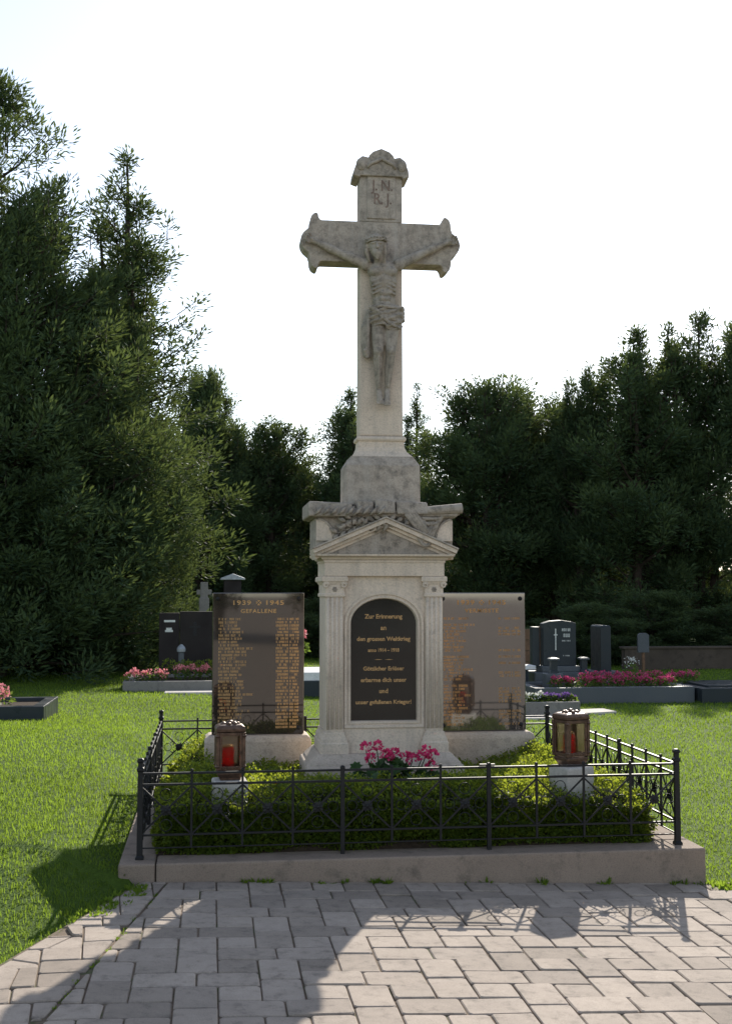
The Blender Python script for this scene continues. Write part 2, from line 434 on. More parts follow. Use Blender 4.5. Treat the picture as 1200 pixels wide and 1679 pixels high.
# ------------------------------------------------------------------ stone kerb round the plot
KX0, KX1, KY0, KY1, KT = -0.512, 2.965, 6.97, 10.12, 0.21
kerb = thing('stone_kerb', 'low reddish grey stone kerb framing the memorial bed', 'kerb', (1.23, 7.0, 0))
KW = 0.27
for a in ((-0.30, KX1, KY0, KY0+KW), (KX0, -0.306, KY0, KY0+KW), (KX0, KX0+KW-0.02, KY0+KW+0.006, KY1-KW-0.006), (KX1-KW, KX1, KY0+KW+0.006, KY1-KW-0.006), (KX0, KX1, KY1-KW, KY1)):
    obj('kerb_stone', MB().box(*a, -0.15, KT).mesh('kerb_stone'), M['kerb'], kerb, bevel=0.012, seg=3)

# ------------------------------------------------------------------ soil bed inside the kerb
sx = np.linspace(KX0+0.15, KX1-0.15, 30); sy = np.linspace(KY0+0.15, KY1-0.15, 26)
a, b = np.meshgrid(sx, sy); ex = np.minimum(np.minimum(a-sx[0], sx[-1]-a), np.minimum(b-sy[0], sy[-1]-b))
zz = 0.17 + 0.26*np.clip(ex/0.6, 0, 1)**0.8
V = np.stack([a.ravel(), b.ravel(), zz.ravel()], 1); ii = np.arange(len(V)).reshape(a.shape)
F = np.stack([ii[:-1,:-1].ravel(), ii[:-1,1:].ravel(), ii[1:,1:].ravel(), ii[1:,:-1].ravel()], 1)
tag(obj('soil_bed', np_mesh('soil_bed', V, F), M['soil'], smooth=True), 'dark soil mound inside the stone kerb', kind='structure')

# ------------------------------------------------------------------ memorial cross
MX, MY = 1.205, 8.55
mon = thing('memorial_cross', 'tall weathered limestone cross with carved figure on a pedestal behind the fence', 'monument', (MX, MY, 0.35))
FY = 8.30                                             # front of the pilasters
DB = 0.25
pl = obj('plinth', MB().rings(MX, MY, [(0.55,0.37,0.30),(0.55,0.37,0.535),(0.542,0.362,0.553),(0.525,0.345,0.556),(0.52,0.34,0.572),(0.462,0.282,0.632)]).mesh('plinth'), M['sand'], mon, bevel=0.008)
# pedestal body with an arched niche cut into the front
bw, z0, z1, fy = 0.385, 0.632, 1.862, FY+0.028
hw, az0, spr, top = 0.237, 0.848, 1.53, 1.707
arch = [(-hw, az0), (hw, az0), (hw, spr)] + [(hw*math.cos(t), spr+(top-spr)*math.sin(t)) for t in np.linspace(0, math.pi, 25)[1:-1]] + [(-hw, spr)]
def arch_off(d):
    h2, t2 = hw+d, top+d
    return [(-h2, az0-d), (h2, az0-d), (h2, spr)] + [(h2*math.cos(t), spr+(t2-spr)*math.sin(t)) for t in np.linspace(0, math.pi, 25)[1:-1]] + [(-h2, spr)]
def to_rect(p, c=(0,1.25)):
    dx, dz = p[0]-c[0], p[1]-c[1]; s = 1e9
    if dx: s = min(s, (bw/abs(dx)))
    if dz > 0: s = min(s, (z1-c[1])/dz)
    if dz < 0: s = min(s, (z0-c[1])/dz)
    return (c[0]+dx*s, c[1]+dz*s)
body = MB(); n = len(arch); outer = [to_rect(p) for p in arch_off(0.0)]
vs = [(MX+x, fy, z) for x,z in outer] + [(MX+x, fy, z) for x,z in arch] + [(MX+x*0.97, fy+0.045, 1.25+(z-1.25)*0.985) for x,z in arch]
fs = []
for i in range(n):
    j = (i+1)%n; fs += [(i,j,n+j,n+i), (n+i,n+j,2*n+j,2*n+i)]
body.add(vs, fs)
# corners of the rectangle missed by the radial map
for sx_, sz_ in ((-1,z0),(1,z0),(1,z1),(-1,z1)):
    near = sorted(range(n), key=lambda i: math.hypot(outer[i][0]-sx_*bw, outer[i][1]-sz_))[:6]
    a = [i for i in near if abs(abs(outer[i][0])-bw) < 1e-6]; b_ = [i for i in near if abs(outer[i][1]-sz_) < 1e-6]
    if a and b_:
        body.add([(MX+outer[a[0]][0], fy, outer[a[0]][1]), (MX+sx_*bw, fy, sz_), (MX+outer[b_[0]][0], fy, outer[b_[0]][1])], [(0,1,2)])
body.add([(MX-bw,fy,z0),(MX+bw,fy,z0),(MX+bw,MY+DB-0.028,z0),(MX-bw,MY+DB-0.028,z0),(MX-bw,fy,z1),(MX+bw,fy,z1),(MX+bw,MY+DB-0.028,z1),(MX-bw,MY+DB-0.028,z1)],
         [(1,2,6,5),(2,3,7,6),(3,0,4,7),(4,5,6,7),(0,3,2,1)])
ped = obj('pedestal', body.mesh('pedestal', fix=False), M['lime'], mon)
def ring_mesh(d0, d1, y_face, y_back, name):
    A, B = arch_off(d0), arch_off(d1); m = MB(); k = len(A)
    vs = [(MX+x,y_face,z) for x,z in A] + [(MX+x,y_face,z) for x,z in B] + [(MX+x,y_back,z) for x,z in A] + [(MX+x,y_back,z) for x,z in B]
    fs = []
    for i in range(k):
        j = (i+1)%k; fs += [(i,j,k+j,k+i), (k+i,k+j,3*k+j,3*k+i), (i,2*k+i,2*k+j,j)]
    return m.add(vs, fs).mesh(name)
obj('arch_moulding', ring_mesh(0.004, 0.014, fy-0.008, fy+0.004, 'arch_moulding'), M['lime'], ped)
obj('arch_moulding', ring_mesh(0.026, 0.046, fy-0.012, fy+0.004, 'arch_moulding'), M['lime'], ped, bevel=0.004)
pq = obj('inscription_plaque', MB().prism_xz([(MX+x*0.985, 1.25+(z-1.25)*0.992) for x,z in arch], fy+0.030, fy+0.06).mesh('inscription_plaque'), M['plaque'], mon)
tag(pq, 'black arched plaque with gold lettering')
lines = [('Zur Erinnerung', 1045, 0.058), ('an', 1029, 0.05), ('den grossen Weltkrieg', 1048, 0.052), ('anno 1914 \u2013 1918', 1066, 0.046),
         ('G\u00f6ttlicher Erl\u00f6ser', 1096, 0.052), ('erbarme dich unser', 1114, 0.05), ('und', 1132, 0.048), ('unser gefallenen Krieger!', 1149, 0.046)]
zpl = [1.578, 1.498, 1.420, 1.341, 1.212, 1.132, 1.055, 0.978]
wid = [0.268, 0.040, 0.380, 0.222, 0.290, 0.325, 0.062, 0.395]
for (tx, _, s), z, wd in zip(lines, zpl, wid):
    me = text_mesh(tx, 0.05, 0.001, 1.0, 0.0012)
    xsz = [v.co.x for v in me.vertices]; k = wd/(max(xsz)-min(xsz))
    for v in me.vertices: v.co = Vector((MX + v.co.x*k, fy+0.029 + v.co.y, z + v.co.z*max(0.72, min(1.0, k*1.0))))
    obj('inscription_line', me, M['gold'], pq)
for s in (-1, 1):
    m = MB(); m.prism_xz([(MX+s*0.038-0.030,1.276),(MX+s*0.038,1.2735),(MX+s*0.038+0.030,1.276),(MX+s*0.038,1.2785)], fy+0.0285, fy+0.031)
    obj('divider_dash', m.mesh('divider_dash'), M['gold'], pq)
# pilasters with bases, reeds and capitals
for s in (-1, 1):
    px = MX + s*0.352; pw = 0.062
    pil = obj('pilaster', MB().box(px-pw, px+pw, FY+0.004, MY+DB-0.004, 0.63, 1.865).mesh('pilaster'), M['lime'], mon, bevel=0.004)
    for q in range(4):
        cxq = px - pw + 0.016 + q*(2*pw-0.032)/3
        obj('reed', MB().tube([(cxq, FY+0.006, 0.80),(cxq, FY+0.006, 1.715)], 0.0115, 8).mesh('reed'), M['lime'], pil, smooth=True)
    obj('pilaster_base', MB().rings(px, MY, [(0.098,0.268,0.628),(0.098,0.268,0.702),(0.09,0.262,0.706),(0.088,0.26,0.728),(0.074,0.254,0.752),(0.070,0.252,0.775)]).mesh('pilaster_base'), M['lime'], pil, bevel=0.004)
    cap = MB().rings(px, MY, [(0.070,0.256,1.715),(0.074,0.26,1.722),(0.074,0.26,1.738),(0.066,0.254,1.742),(0.066,0.254,1.80),(0.082,0.264,1.822),(0.092,0.270,1.826),(0.092,0.270,1.852),(0.086,0.266,1.861)])
    cp = obj('capital', cap.mesh('capital'), M['lime'], pil, bevel=0.003)
    for e in (-1, 1):
        vol = MB(); 
        vol.tube([(px+e*0.064+0.021*math.cos(t)*(1-t/16), FY-0.013, 1.80+0.021*math.sin(t)*(1-t/16)) for t in np.linspace(0, 11, 34)], 0.0065, 6)
        obj('volute', vol.mesh('volute'), M['lime'], cp, smooth=True)
    fl = MB()
    for t in np.linspace(0, 2*math.pi, 7)[:-1]: fl.ball((px+0.012*math.cos(t), FY-0.004, 1.77+0.012*math.sin(t)), (0.008,0.006,0.008), 6, 4)
    fl.ball((px, FY-0.008, 1.77), 0.007, 6, 4)
    obj('rosette', fl.mesh('rosette'), M['lime_old'], cp, smooth=True)
# architrave, cornice and pediment
obj('architrave', MB().rings(MX, MY, [(0.425,0.262,1.8625),(0.425,0.262,1.955),(0.432,0.268,1.960),(0.432,0.268,1.975)]).mesh('architrave'), M['lime'], mon, bevel=0.003)
obj('cornice', MB().rings(MX, MY, [(0.436,0.272,1.9755),(0.446,0.280,1.982),(0.452,0.286,1.992),(0.480,0.318,2.002),(0.486,0.322,2.016)]).mesh('cornice'), M['lime'], mon, bevel=0.002)
def rake(h0, d0, h1, d1, y0, name, mat, base=2.016, hwb=0.50, rise=0.215):
    """two sloping bars between the offsets d0 and d1 above the tympanum edge"""
    m = MB(); th = math.atan2(rise, hwb)
    def line(d): return [(-hwb - d*0.35, base + d*0.93), (0, base+rise+d/math.cos(th)), (hwb + d*0.35, base + d*0.93)]
    A, B = line(d0), line(d1); poly = [(MX+x, z) for x,z in A] + [(MX+x, z) for x,z in reversed(B)]
    return obj(name, m.prism_xz(poly, y0, y0+0.3).mesh(name), mat, pedm, bevel=0.003)
pedm = obj('pediment', MB().prism_xz([(MX-0.47,2.0165),(MX+0.47,2.0165),(MX,2.222)], FY+0.005, FY+0.34).mesh('pediment'), M['lime'], mon)
rake(0,-0.040,0,-0.018, FY-0.012, 'raking_moulding', M['lime'])
rake(0,-0.018,0,0.004, FY-0.040, 'raking_moulding', M['lime'])
rake(0,0.004,0,0.034, FY-0.072, 'raking_moulding', M['lime'])
rake(0,0.034,0,0.046, FY-0.084, 'raking_moulding', M['lime_old'])
# attic block with quarter-circle corners, carved palm branches and drapery
att = obj('attic_block', MB().rings(MX, MY+0.01, [(0.485,0.262,2.017),(0.485,0.262,2.272)]).mesh('attic_block'), M['lime_carve'], mon, bevel=0.005)
ay = MY+0.01-0.262
for s in (-1, 1):
    q = [(MX+s*0.484, 2.262)] + [(MX+s*(0.484-0.115*math.sin(t)), 2.11+0.15*math.cos(t)) for t in np.linspace(0.0, math.pi/2, 9)] + [(MX+s*0.484, 2.11)]
    if s > 0: q = q[::-1]
    obj('corner_spandrel', MB().prism_xz(q, ay-0.014, ay+0.01).mesh('corner_spandrel'), M['lime'], att, bevel=0.003)
    obj('spandrel_rib', MB().tube([(MX+s*(0.484-0.128*math.sin(t)), ay-0.010, 2.10+0.165*math.cos(t)) for t in np.linspace(0.1, math.pi/2, 9)], 0.010, 6).mesh('spandrel_rib'), M['lime_old'], att, smooth=True)
def frond(p0, p1, sag, nleaf, ll, name='palm_branch'):
    m = MB(); p0, p1 = Vector(p0), Vector(p1); pts = []
    for t in np.linspace(0, 1, 9):
        p = p0.lerp(p1, t); p.z += sag*4*t*(1-t); pts.append(p)
    m.tube(pts, [0.012*(1-0.5*i/8) for i in range(9)], 6)
    for i in range(nleaf):
        t = (i+0.5)/nleaf; k = t*8; a = pts[int(k)].lerp(pts[min(8,int(k)+1)], k-int(k)); d = (p1-p0).normalized()
        for s in (-1, 1):
            side = Vector((-d.z*s, 0, d.x*s)); q = a + (d*0.75 + side*0.75)*ll*(1-0.4*t)
            mid = a.lerp(q, 0.5) + Vector((0,-0.022,0))
            m.tube([a, mid, q], [0.009, 0.019, 0.004], 6)
    return obj(name, m.mesh(name), M['lime_carve'], att, smooth=True)
frond((MX+0.06, ay-0.02, 2.262), (MX-0.36, ay-0.018, 2.150), 0.02, 8, 0.105)
frond((MX-0.10, ay-0.03, 2.280), (MX-0.30, ay-0.03, 2.225), 0.025, 5, 0.09)
frond((MX-0.06, ay-0.024, 2.262), (MX+0.16, ay-0.02, 2.215), 0.012, 4, 0.08)
fr = MB()
for cx, cz, rr in ((-0.255,2.215,0.040),(-0.215,2.185,0.030),(-0.305,2.190,0.028),(-0.17,2.225,0.026)):
    fr.ball((MX+cx, ay-0.008, cz), (rr, 0.026, rr*0.75), 12, 8)
obj('carved_fruit', fr.mesh('carved_fruit'), M['lime_carve'], att, smooth=True)
# drapery on the right: gathered cloth with folds
U, Vn = 26, 14; vs = []; fs = []
for i in range(U):
    u = i/(U-1)
    for j in range(Vn):
        v = j/(Vn-1)
        xx = 0.125 + 0.275*u + 0.02*v; drop = (0.175*math.sin(math.pi*min(1,u*0.95+0.12))**0.8 - 0.02*u)
        z = 2.292 - drop*v - 0.01*math.sin(u*9)*v; zmin = 2.03 + 0.24*(1 - xx/0.5)
        z = max(z, zmin)
        yy = ay - 0.016 - 0.034*math.sin(math.pi*u)*(0.4+0.6*v) + 0.017*math.sin(u*19 + v*6) * (0.3+v)
        vs.append((MX+xx, yy, z))
for i in range(U-1):
    for j in range(Vn-1): a = i*Vn+j; fs.append((a, a+1, a+Vn+1, a+Vn))
dr = obj('carved_drapery', MB().add(vs, fs).mesh('carved_drapery'), M['lime_carve'], att, smooth=True)
so = dr.modifiers.new('s', 'SOLIDIFY'); so.thickness = 0.02
sash = MB()
for k in range(4):
    o_ = k*0.022
    sash.tube([(MX+0.120+o_, ay-0.045, 2.345), (MX+0.150+o_, ay-0.058, 2.29), (MX+0.205+o_, ay-0.055, 2.22), (MX+0.290+o_*0.8, ay-0.045, 2.13-o_*0.3)], [0.014,0.017,0.016,0.009], 7)
obj('carved_sash', sash.mesh('carved_sash'), M['lime_carve'], att, smooth=True)
swag = MB()
for k in range(6):
    x0_, x1_ = MX+0.215-0.004*k, MX+0.425-0.012*k; sg = 0.018+0.026*k
    swag.tube([(x0_+(x1_-x0_)*t, ay-0.026-0.02*math.sin(math.pi*t), 2.285-0.012*k-sg*4*t*(1-t)*(0.8+0.4*t)) for t in np.linspace(0,1,11)], [0.006+0.008*math.sin(math.pi*t) for t in np.linspace(0,1,11)], 7)
obj('carved_swag', fuse(swag, 0.006, 'carved_swag', 1), M['lime_carve'], att, smooth=True)
# broken top cornice
obj('top_cornice', MB().rings(MX-0.005, MY, [(0.497,0.272,2.2725),(0.515,0.292,2.284),(0.520,0.300,2.292),(0.520,0.300,2.318),(0.40,0.25,2.345)]).mesh('top_cornice'), M['lime_carve'], mon, bevel=0.004)
tops = [(-0.542,-0.235,-0.325,0.28,2.278,2.385),(-0.20,-0.085,-0.325,0.28,2.296,2.398),(-0.075,0.065,-0.34,0.29,2.30,2.405),(0.075,0.30,-0.325,0.28,2.296,2.394)]
for a in tops:
    m = MB().add([(MX+a[0],MY+a[2],a[4]),(MX+a[1],MY+a[2],a[4]),(MX+a[1],MY+a[3],a[4]),(MX+a[0],MY+a[3],a[4]),
                  (MX+a[0],MY+a[2]+0.02,a[5]),(MX+a[1],MY+a[2]+0.02,a[5]-0.012),(MX+a[1],MY+a[3],a[5]),(MX+a[0],MY+a[3],a[5])],
                 [(0,3,2,1),(4,5,6,7),(0,1,5,4),(1,2,6,5),(2,3,7,6),(3,0,4,7)])
    obj('carved_block', m.mesh('carved_block'), M['lime_carve'], mon, bevel=0.014, seg=3)
rl = MB(); rl.tube([(MX+0.20,MY-0.285,2.318),(MX+0.34,MY-0.29,2.326),(MX+0.45,MY-0.292,2.335),(MX+0.548,MY-0.292,2.343)], [0.026,0.034,0.036,0.038], 10)
rl.box(MX+0.30, MX+0.535, MY-0.285, MY+0.28, 2.295, 2.355)
obj('scroll_roll', rl.mesh('scroll_roll'), M['lime_carve'], mon, bevel=0.006)
lv = MB()
for k in range(9):
    xx = MX - 0.50 + k*0.055; lv.tube([(xx, MY-0.328, 2.288),(xx+0.03, MY-0.345, 2.315),(xx+0.055, MY-0.33, 2.352)], [0.006,0.015,0.004], 5)
obj('carved_leaf_band', lv.mesh('carved_leaf_band'), M['lime_carve'], mon, smooth=True)
# upper block and moulded foot of the shaft
up = obj('upper_block', MB().rings(MX, MY, [(0.268,0.182,2.37),(0.266,0.180,2.655),(0.235,0.152,2.705),(0.228,0.146,2.712),(0.228,0.146,2.722)]).mesh('upper_block'), M['lime_old'], mon, bevel=0.006)
obj('shaft_foot', MB().rings(MX, MY, [(0.222,0.142,2.7225),(0.205,0.128,2.738),(0.182,0.106,2.762),(0.168,0.093,2.795),(0.165,0.090,2.836),(0.176,0.100,2.842),(0.181,0.106,2.854),(0.176,0.100,2.868),(0.163,0.091,2.876)]).mesh('shaft_foot'), M['lime'], mon, bevel=0.002)
SFY = MY - 0.085
obj('shaft', MB().rings(MX, MY, [(0.160,0.085,2.8765),(0.157,0.085,4.152)]).mesh('shaft'), M['lime'], mon, bevel=0.014, seg=2)
# crossbeam outline with ogee ends
a = 0.152; zc = 4.303
half = [(0.157,a),(0.437,a),(0.448,a+0.006),(0.458,a+0.022),(0.462,a+0.046),(0.474,a+0.056),(0.490,a+0.050),(0.508,a+0.034),(0.518,a+0.008),(0.522,0.118),(0.530,0.092),(0.548,0.076),(0.566,0.060),(0.582,0.034),(0.590,0.0)]
rightp = half + [(x,-z) for x,z in reversed(half[:-1])]
poly = [(MX-x, zc-z) for x,z in rightp][::1]
poly = [(MX+x, zc+z) for x,z in reversed(rightp)] + [(MX-x, zc+z) for x,z in rightp]
poly = poly[::1]
cb = obj('crossbeam', MB().prism_xz(poly, SFY, MY+0.085).mesh('crossbeam'), M['lime_old'], mon, bevel=0.006)
# head of the cross with three-lobed cap
obj('cross_head', MB().rings(MX-0.0, MY, [(0.157,0.085,4.455),(0.156,0.085,4.80)]).mesh('cross_head'), M['lime_old'], mon, bevel=0.008)
capl = [(-0.157,4.79),(-0.157,4.775),(-0.205,4.792),(-0.200,4.838),(-0.186,4.875),(-0.170,4.912),(-0.140,4.936),(-0.110,4.930),(-0.097,4.925),(-0.088,4.945),(-0.060,4.972),(-0.030,4.984),(0,4.996)]
capp = [(MX+x,z) for x,z in capl] + [(MX-x,z) for x,z in reversed(capl[:-1])]
obj('cross_cap', MB().prism_xz(capp[::-1], MY-0.115, MY+0.115).mesh('cross_cap'), M['lime_carve'], mon, bevel=0.012, seg=3)
gb = MB()
for s in (-1, 1):
    gb.tube([(MX+s*0.105, MY-0.118, 4.845),(MX+s*0.085, MY-0.122, 4.875),(MX+s*0.045, MY-0.126, 4.892),(MX, MY-0.128, 4.915)], [0.011,0.013,0.013,0.012], 7)
    gb.ball((MX+s*0.15, MY-0.112, 4.872), (0.038,0.022,0.048), 12, 8)
obj('cap_moulding', gb.mesh('cap_moulding'), M['lime_carve'], mon, smooth=True)
pan = [(MX-0.105,4.478),(MX+0.105,4.478),(MX+0.105,4.84),(MX+0.05,4.868),(MX,4.885),(MX-0.05,4.868),(MX-0.105,4.84)]
tp = obj('title_panel', MB().prism_xz(pan, SFY-0.010, SFY+0.02).mesh('title_panel'), M['lime_old'], mon, bevel=0.004)
for tx, z, dx in (('J. N.', 4.722, 0.01), ('R. J.', 4.622, 0.01)):
    me = text_mesh(tx, 0.115, 0.002, 0.95, 0.001)
    for v in me.vertices: v.co = Vector((MX+dx+v.co.x*0.82, SFY-0.0105+v.co.y, z+v.co.z))
    obj('inscription_line', me, M['redpaint'], tp)

# ------------------------------------------------------------------ the carved figure: shapes fused into one skin by a voxel remesh
def limb(m, pts, rad, sq=1.0):
    """chain of overlapping balls: a limb that tapers and bends at its joints"""
    for i in range(len(pts)-1):
        p, q = Vector(pts[i]), Vector(pts[i+1]); L = (q-p).length; k = max(2, int(L/(min(rad[i],rad[i+1])*0.35)))
        for t in np.linspace(0, 1, k+1):
            r = rad[i]*(1-t)+rad[i+1]*t; c = p.lerp(q, t); m.ball(c, (r, r*sq, r), 12, 8)
fgY = SFY - 0.055
fb = MB()
# torso: chest, ribs, belly, pelvis
def tb(x, z, rx, rz, ry, dy=0.0): fb.ball((x, fgY+dy, z), (rx, ry, rz), 18, 12)
tb(1.207,4.075,0.112,0.075,0.062); tb(1.212,4.00,0.102,0.085,0.066); tb(1.216,3.92,0.093,0.075,0.056,0.006); tb(1.220,3.85,0.086,0.07,0.052,0.008); tb(1.225,3.77,0.100,0.08,0.060); tb(1.225,3.71,0.104,0.07,0.06)
tb(1.160,4.06,0.052,0.036,0.03,-0.045); tb(1.258,4.062,0.052,0.036,0.03,-0.045)           # pectorals
for s in (-1, 1):
    for k in range(4): limb(fb, [(1.212+s*0.028, fgY-0.058+k*0.002, 4.000-k*0.027), (1.212+s*0.085, fgY-0.036, 3.985-k*0.030)], [0.0085,0.0085])   # ribs
    for k in range(3): tb(1.220+s*0.022, 3.905-k*0.042, 0.021, 0.019, 0.014, -0.046)       # belly
limb(fb, [(1.150,fgY-0.02,4.128),(1.20,fgY-0.035,4.105),(1.262,fgY-0.02,4.132)], [0.013,0.012,0.013])
# neck and head leaning forward and to the left
limb(fb, [(1.200,fgY+0.005,4.115),(1.170,fgY-0.035,4.185)], [0.046,0.042])
HX, HY, HZ = 1.150, fgY-0.062, 4.238
fb.ball((HX,HY+0.008,HZ+0.022), (0.066,0.070,0.074), 18, 12)           # skull
fb.ball((HX+0.001,HY-0.020,HZ-0.022), (0.048,0.050,0.060), 16, 10)     # face
limb(fb, [(HX,HY-0.066,HZ+0.004),(HX+0.001,HY-0.086,HZ-0.028)], [0.007,0.012])   # nose
limb(fb, [(HX-0.032,HY-0.056,HZ+0.008),(HX-0.010,HY-0.068,HZ+0.010)], [0.008,0.008]); limb(fb, [(HX+0.010,HY-0.068,HZ+0.010),(HX+0.032,HY-0.056,HZ+0.008)], [0.008,0.008])
for s in (-1,1): fb.ball((HX+s*0.020,HY-0.060,HZ-0.008), (0.009,0.006,0.006), 8, 6)      # lids
limb(fb, [(HX-0.014,HY-0.068,HZ-0.050),(HX+0.016,HY-0.068,HZ-0.050)], [0.006,0.006])     # mouth
limb(fb, [(HX+0.001,HY-0.048,HZ-0.062),(HX+0.004,HY-0.055,HZ-0.102)], [0.034,0.013])     # beard
for s in (-1,1):                                                                          # long hair
    for k in range(3):
        limb(fb, [(HX+s*(0.058+0.004*k),HY+0.0+0.02*k,HZ+0.02),(HX+s*(0.066),HY+0.006+0.02*k,HZ-0.04),(HX+s*(0.056-0.008*k)+0.01,HY+0.012+0.02*k,HZ-0.105-0.01*k)], [0.018,0.017,0.010])
    fb.ball((HX+s*0.062,HY+0.002,HZ-0.004),(0.010,0.014,0.018),8,6)
# arms: shoulder, upper arm, forearm, hand with five fingers
for s, sh, el, wr, hd in ((-1,(1.088,4.118),(0.890,4.205),(0.735,4.275),(0.690,4.296)), (1,(1.325,4.125),(1.512,4.225),(1.668,4.300),(1.712,4.320))):
    tb(sh[0], sh[1], 0.044, 0.046, 0.044, 0.0)
    Y1, Y2, Y3 = fgY+0.0, fgY+0.018, fgY+0.026
    limb(fb, [(sh[0],Y1,sh[1]),(sh[0]*0.5+el[0]*0.5,Y1+0.004,sh[1]*0.5+el[1]*0.5),(el[0],Y2,el[1])], [0.040,0.037,0.028], 0.95)
    limb(fb, [(el[0],Y2,el[1]),(el[0]*0.65+wr[0]*0.35,Y2,el[1]*0.65+wr[1]*0.35),(wr[0],Y3,wr[1])], [0.028,0.031,0.019], 0.95)
    fb.ball((hd[0],Y3-0.004,hd[1]), (0.030,0.016,0.027), 12, 8)
    limb(fb, [(wr[0],Y3,wr[1]),(hd[0],Y3,hd[1])], [0.019,0.022])
    for k in range(4):
        an = R(-34 + k*23); dx, dz = s*math.cos(an), math.sin(an)+0.15
        b0 = Vector((hd[0]+s*0.018, Y3-0.006, hd[1]-0.020+k*0.013)); l1 = 0.024+0.004*(k in (1,2))
        b1 = b0 + Vector((dx*l1, -0.014, dz*l1*0.5)); b2 = b1 + Vector((dx*0.004, -0.020, dz*0.004)); b3 = b2 + Vector((-dx*0.014, -0.007, -dz*0.01))
        limb(fb, [b0,b1,b2,b3], [0.0078,0.0072,0.0066,0.0056])
    limb(fb, [(hd[0]-s*0.006,Y3-0.008,hd[1]+0.022),(hd[0]+s*0.010,Y3-0.022,hd[1]+0.040),(hd[0]+s*0.022,Y3-0.030,hd[1]+0.040)], [0.010,0.008,0.006])
    fb.ball((hd[0],Y3-0.022,hd[1]),(0.008,0.008,0.008),8,6)                              # nail head
# legs: thighs forward to the knees, shanks back to the cross, feet pointing down
for s, hip, kn, an, toe in ((-1,(1.178,3.70),(1.170,3.475),(1.180,3.205),(1.184,3.105)), (1,(1.272,3.70),(1.262,3.480),(1.243,3.210),(1.234,3.098))):
    limb(fb, [(hip[0],fgY,hip[1]),(kn[0],fgY-0.045,kn[1])], [0.062,0.038])
    fb.ball((kn[0],fgY-0.066,kn[1]-0.005),(0.028,0.026,0.034),10,8)
    limb(fb, [(kn[0],fgY-0.042,kn[1]),(kn[0]*0.7+an[0]*0.3,fgY-0.018,kn[1]-0.09),(an[0],fgY+0.008,an[1])], [0.036,0.034,0.020])
    limb(fb, [(kn[0],fgY-0.072,kn[1]-0.04),(an[0],fgY-0.018,an[1]+0.02)], [0.010,0.009])       # shin bone
    limb(fb, [(an[0],fgY+0.010,an[1]),(toe[0],fgY-0.030,toe[1]+0.01)], [0.022,0.023])
    for k in range(5):
        tx = toe[0]-0.020+0.010*k; limb(fb, [(tx,fgY-0.034,toe[1]+0.008),(tx,fgY-0.048,toe[1]-0.010)], [0.0075,0.006])
fig = fuse(fb, 0.0052, 'carved_figure', 1)
co = np.empty(len(fig.vertices)*3, np.float32); fig.vertices.foreach_get('co', co); co = co.reshape(-1,3)
for s in (-1,1):                                                                         # eye hollows
    c = np.array([HX+s*0.021, HY-0.064, HZ-0.004]); d = np.linalg.norm((co-c)/np.array([0.015,0.03,0.010]), axis=1)
    co[:,1] += 0.010*np.clip(1-d, 0, 1)
fig.vertices.foreach_set('co', co.ravel()); fig.update()
figo = obj('carved_figure', fig, M['lime_carve'], mon, smooth=True)
tag(figo, 'grey carved stone figure with outstretched arms and loincloth')
cr = MB(); 
for q in range(3):
    ph = q*2.1; cr.tube([(HX+0.073*math.cos(t), HY+0.008+0.078*math.sin(t), HZ+0.040+0.010*math.sin(3*t+ph)+0.010*math.cos(t)) for t in np.linspace(0, 2*math.pi, 33)], 0.0085, 6)
for t in np.linspace(0, 2*math.pi, 25)[:-1]:
    d = Vector((math.cos(t), math.sin(t), random.uniform(-0.5,0.7))); p = Vector((HX+0.074*math.cos(t), HY+0.008+0.080*math.sin(t), HZ+0.042)); cr.tube([p, p+d*0.022], [0.005,0.001], 4)
obj('crown_of_thorns', cr.mesh('crown_of_thorns'), M['lime_carve'], figo, smooth=True)
# loincloth: wrapped band with diagonal folds, bunched at the right hip, tail hanging at the left
lc = MB()
Uu, Vv = 56, 20; vs = []; fs = []
for i in range(Uu):
    t = 2*math.pi*i/Uu
    for j in range(Vv):
        v = j/(Vv-1); cx_ = math.cos(t); sn = -math.sin(t)
        front = max(0, math.sin(t))
        zt = 3.800 + 0.010*cx_; zb = 3.665 - 0.05*front*(0.3+0.7*(cx_+1)/2) + 0.03*(cx_ < 0)*front
        z = zt*(1-v) + zb*v
        fold = 0.011*math.sin(22*v + 2.6*cx_*2.0 + 1.0) + 0.005*math.sin(40*v - 5*cx_)
        rx = 0.118 + 0.012*math.sin(math.pi*v) + fold*0.8; ry = 0.078 + 0.012*math.sin(math.pi*v) + fold
        vs.append((1.226+rx*cx_, fgY+ry*sn, z + 0.008*math.sin(2*t)))
for i in range(Uu):
    for j in range(Vv-1):
        p = i*Vv+j; q = ((i+1)%Uu)*Vv+j; fs.append((p, p+1, q+1, q))
lc.add(vs, fs)
cl = obj('loincloth', lc.mesh('loincloth'), M['lime_carve'], figo, smooth=True)
so = cl.modifiers.new('s','SOLIDIFY'); so.thickness = 0.012
tl = MB()
for k in range(4):
    limb(tl, [(1.112-0.004*k, fgY-0.03+0.012*k, 3.775),(1.098-0.010*k, fgY-0.028+0.012*k, 3.66),(1.094-0.008*k+0.003*math.sin(k), fgY-0.018+0.012*k, 3.52),(1.098-0.006*k, fgY-0.014+0.012*k, 3.455)], [0.012,0.016,0.017,0.014])
for k in range(5): tl.ball((1.080+0.008*k, fgY-0.025+0.006*k, 3.485-0.022*(k%3)), (0.018,0.016,0.016), 8, 6)
limb(tl, [(1.115,fgY-0.05,3.79),(1.16,fgY-0.075,3.765),(1.25,fgY-0.085,3.715),(1.335,fgY-0.05,3.69)], [0.012,0.013,0.013,0.011])
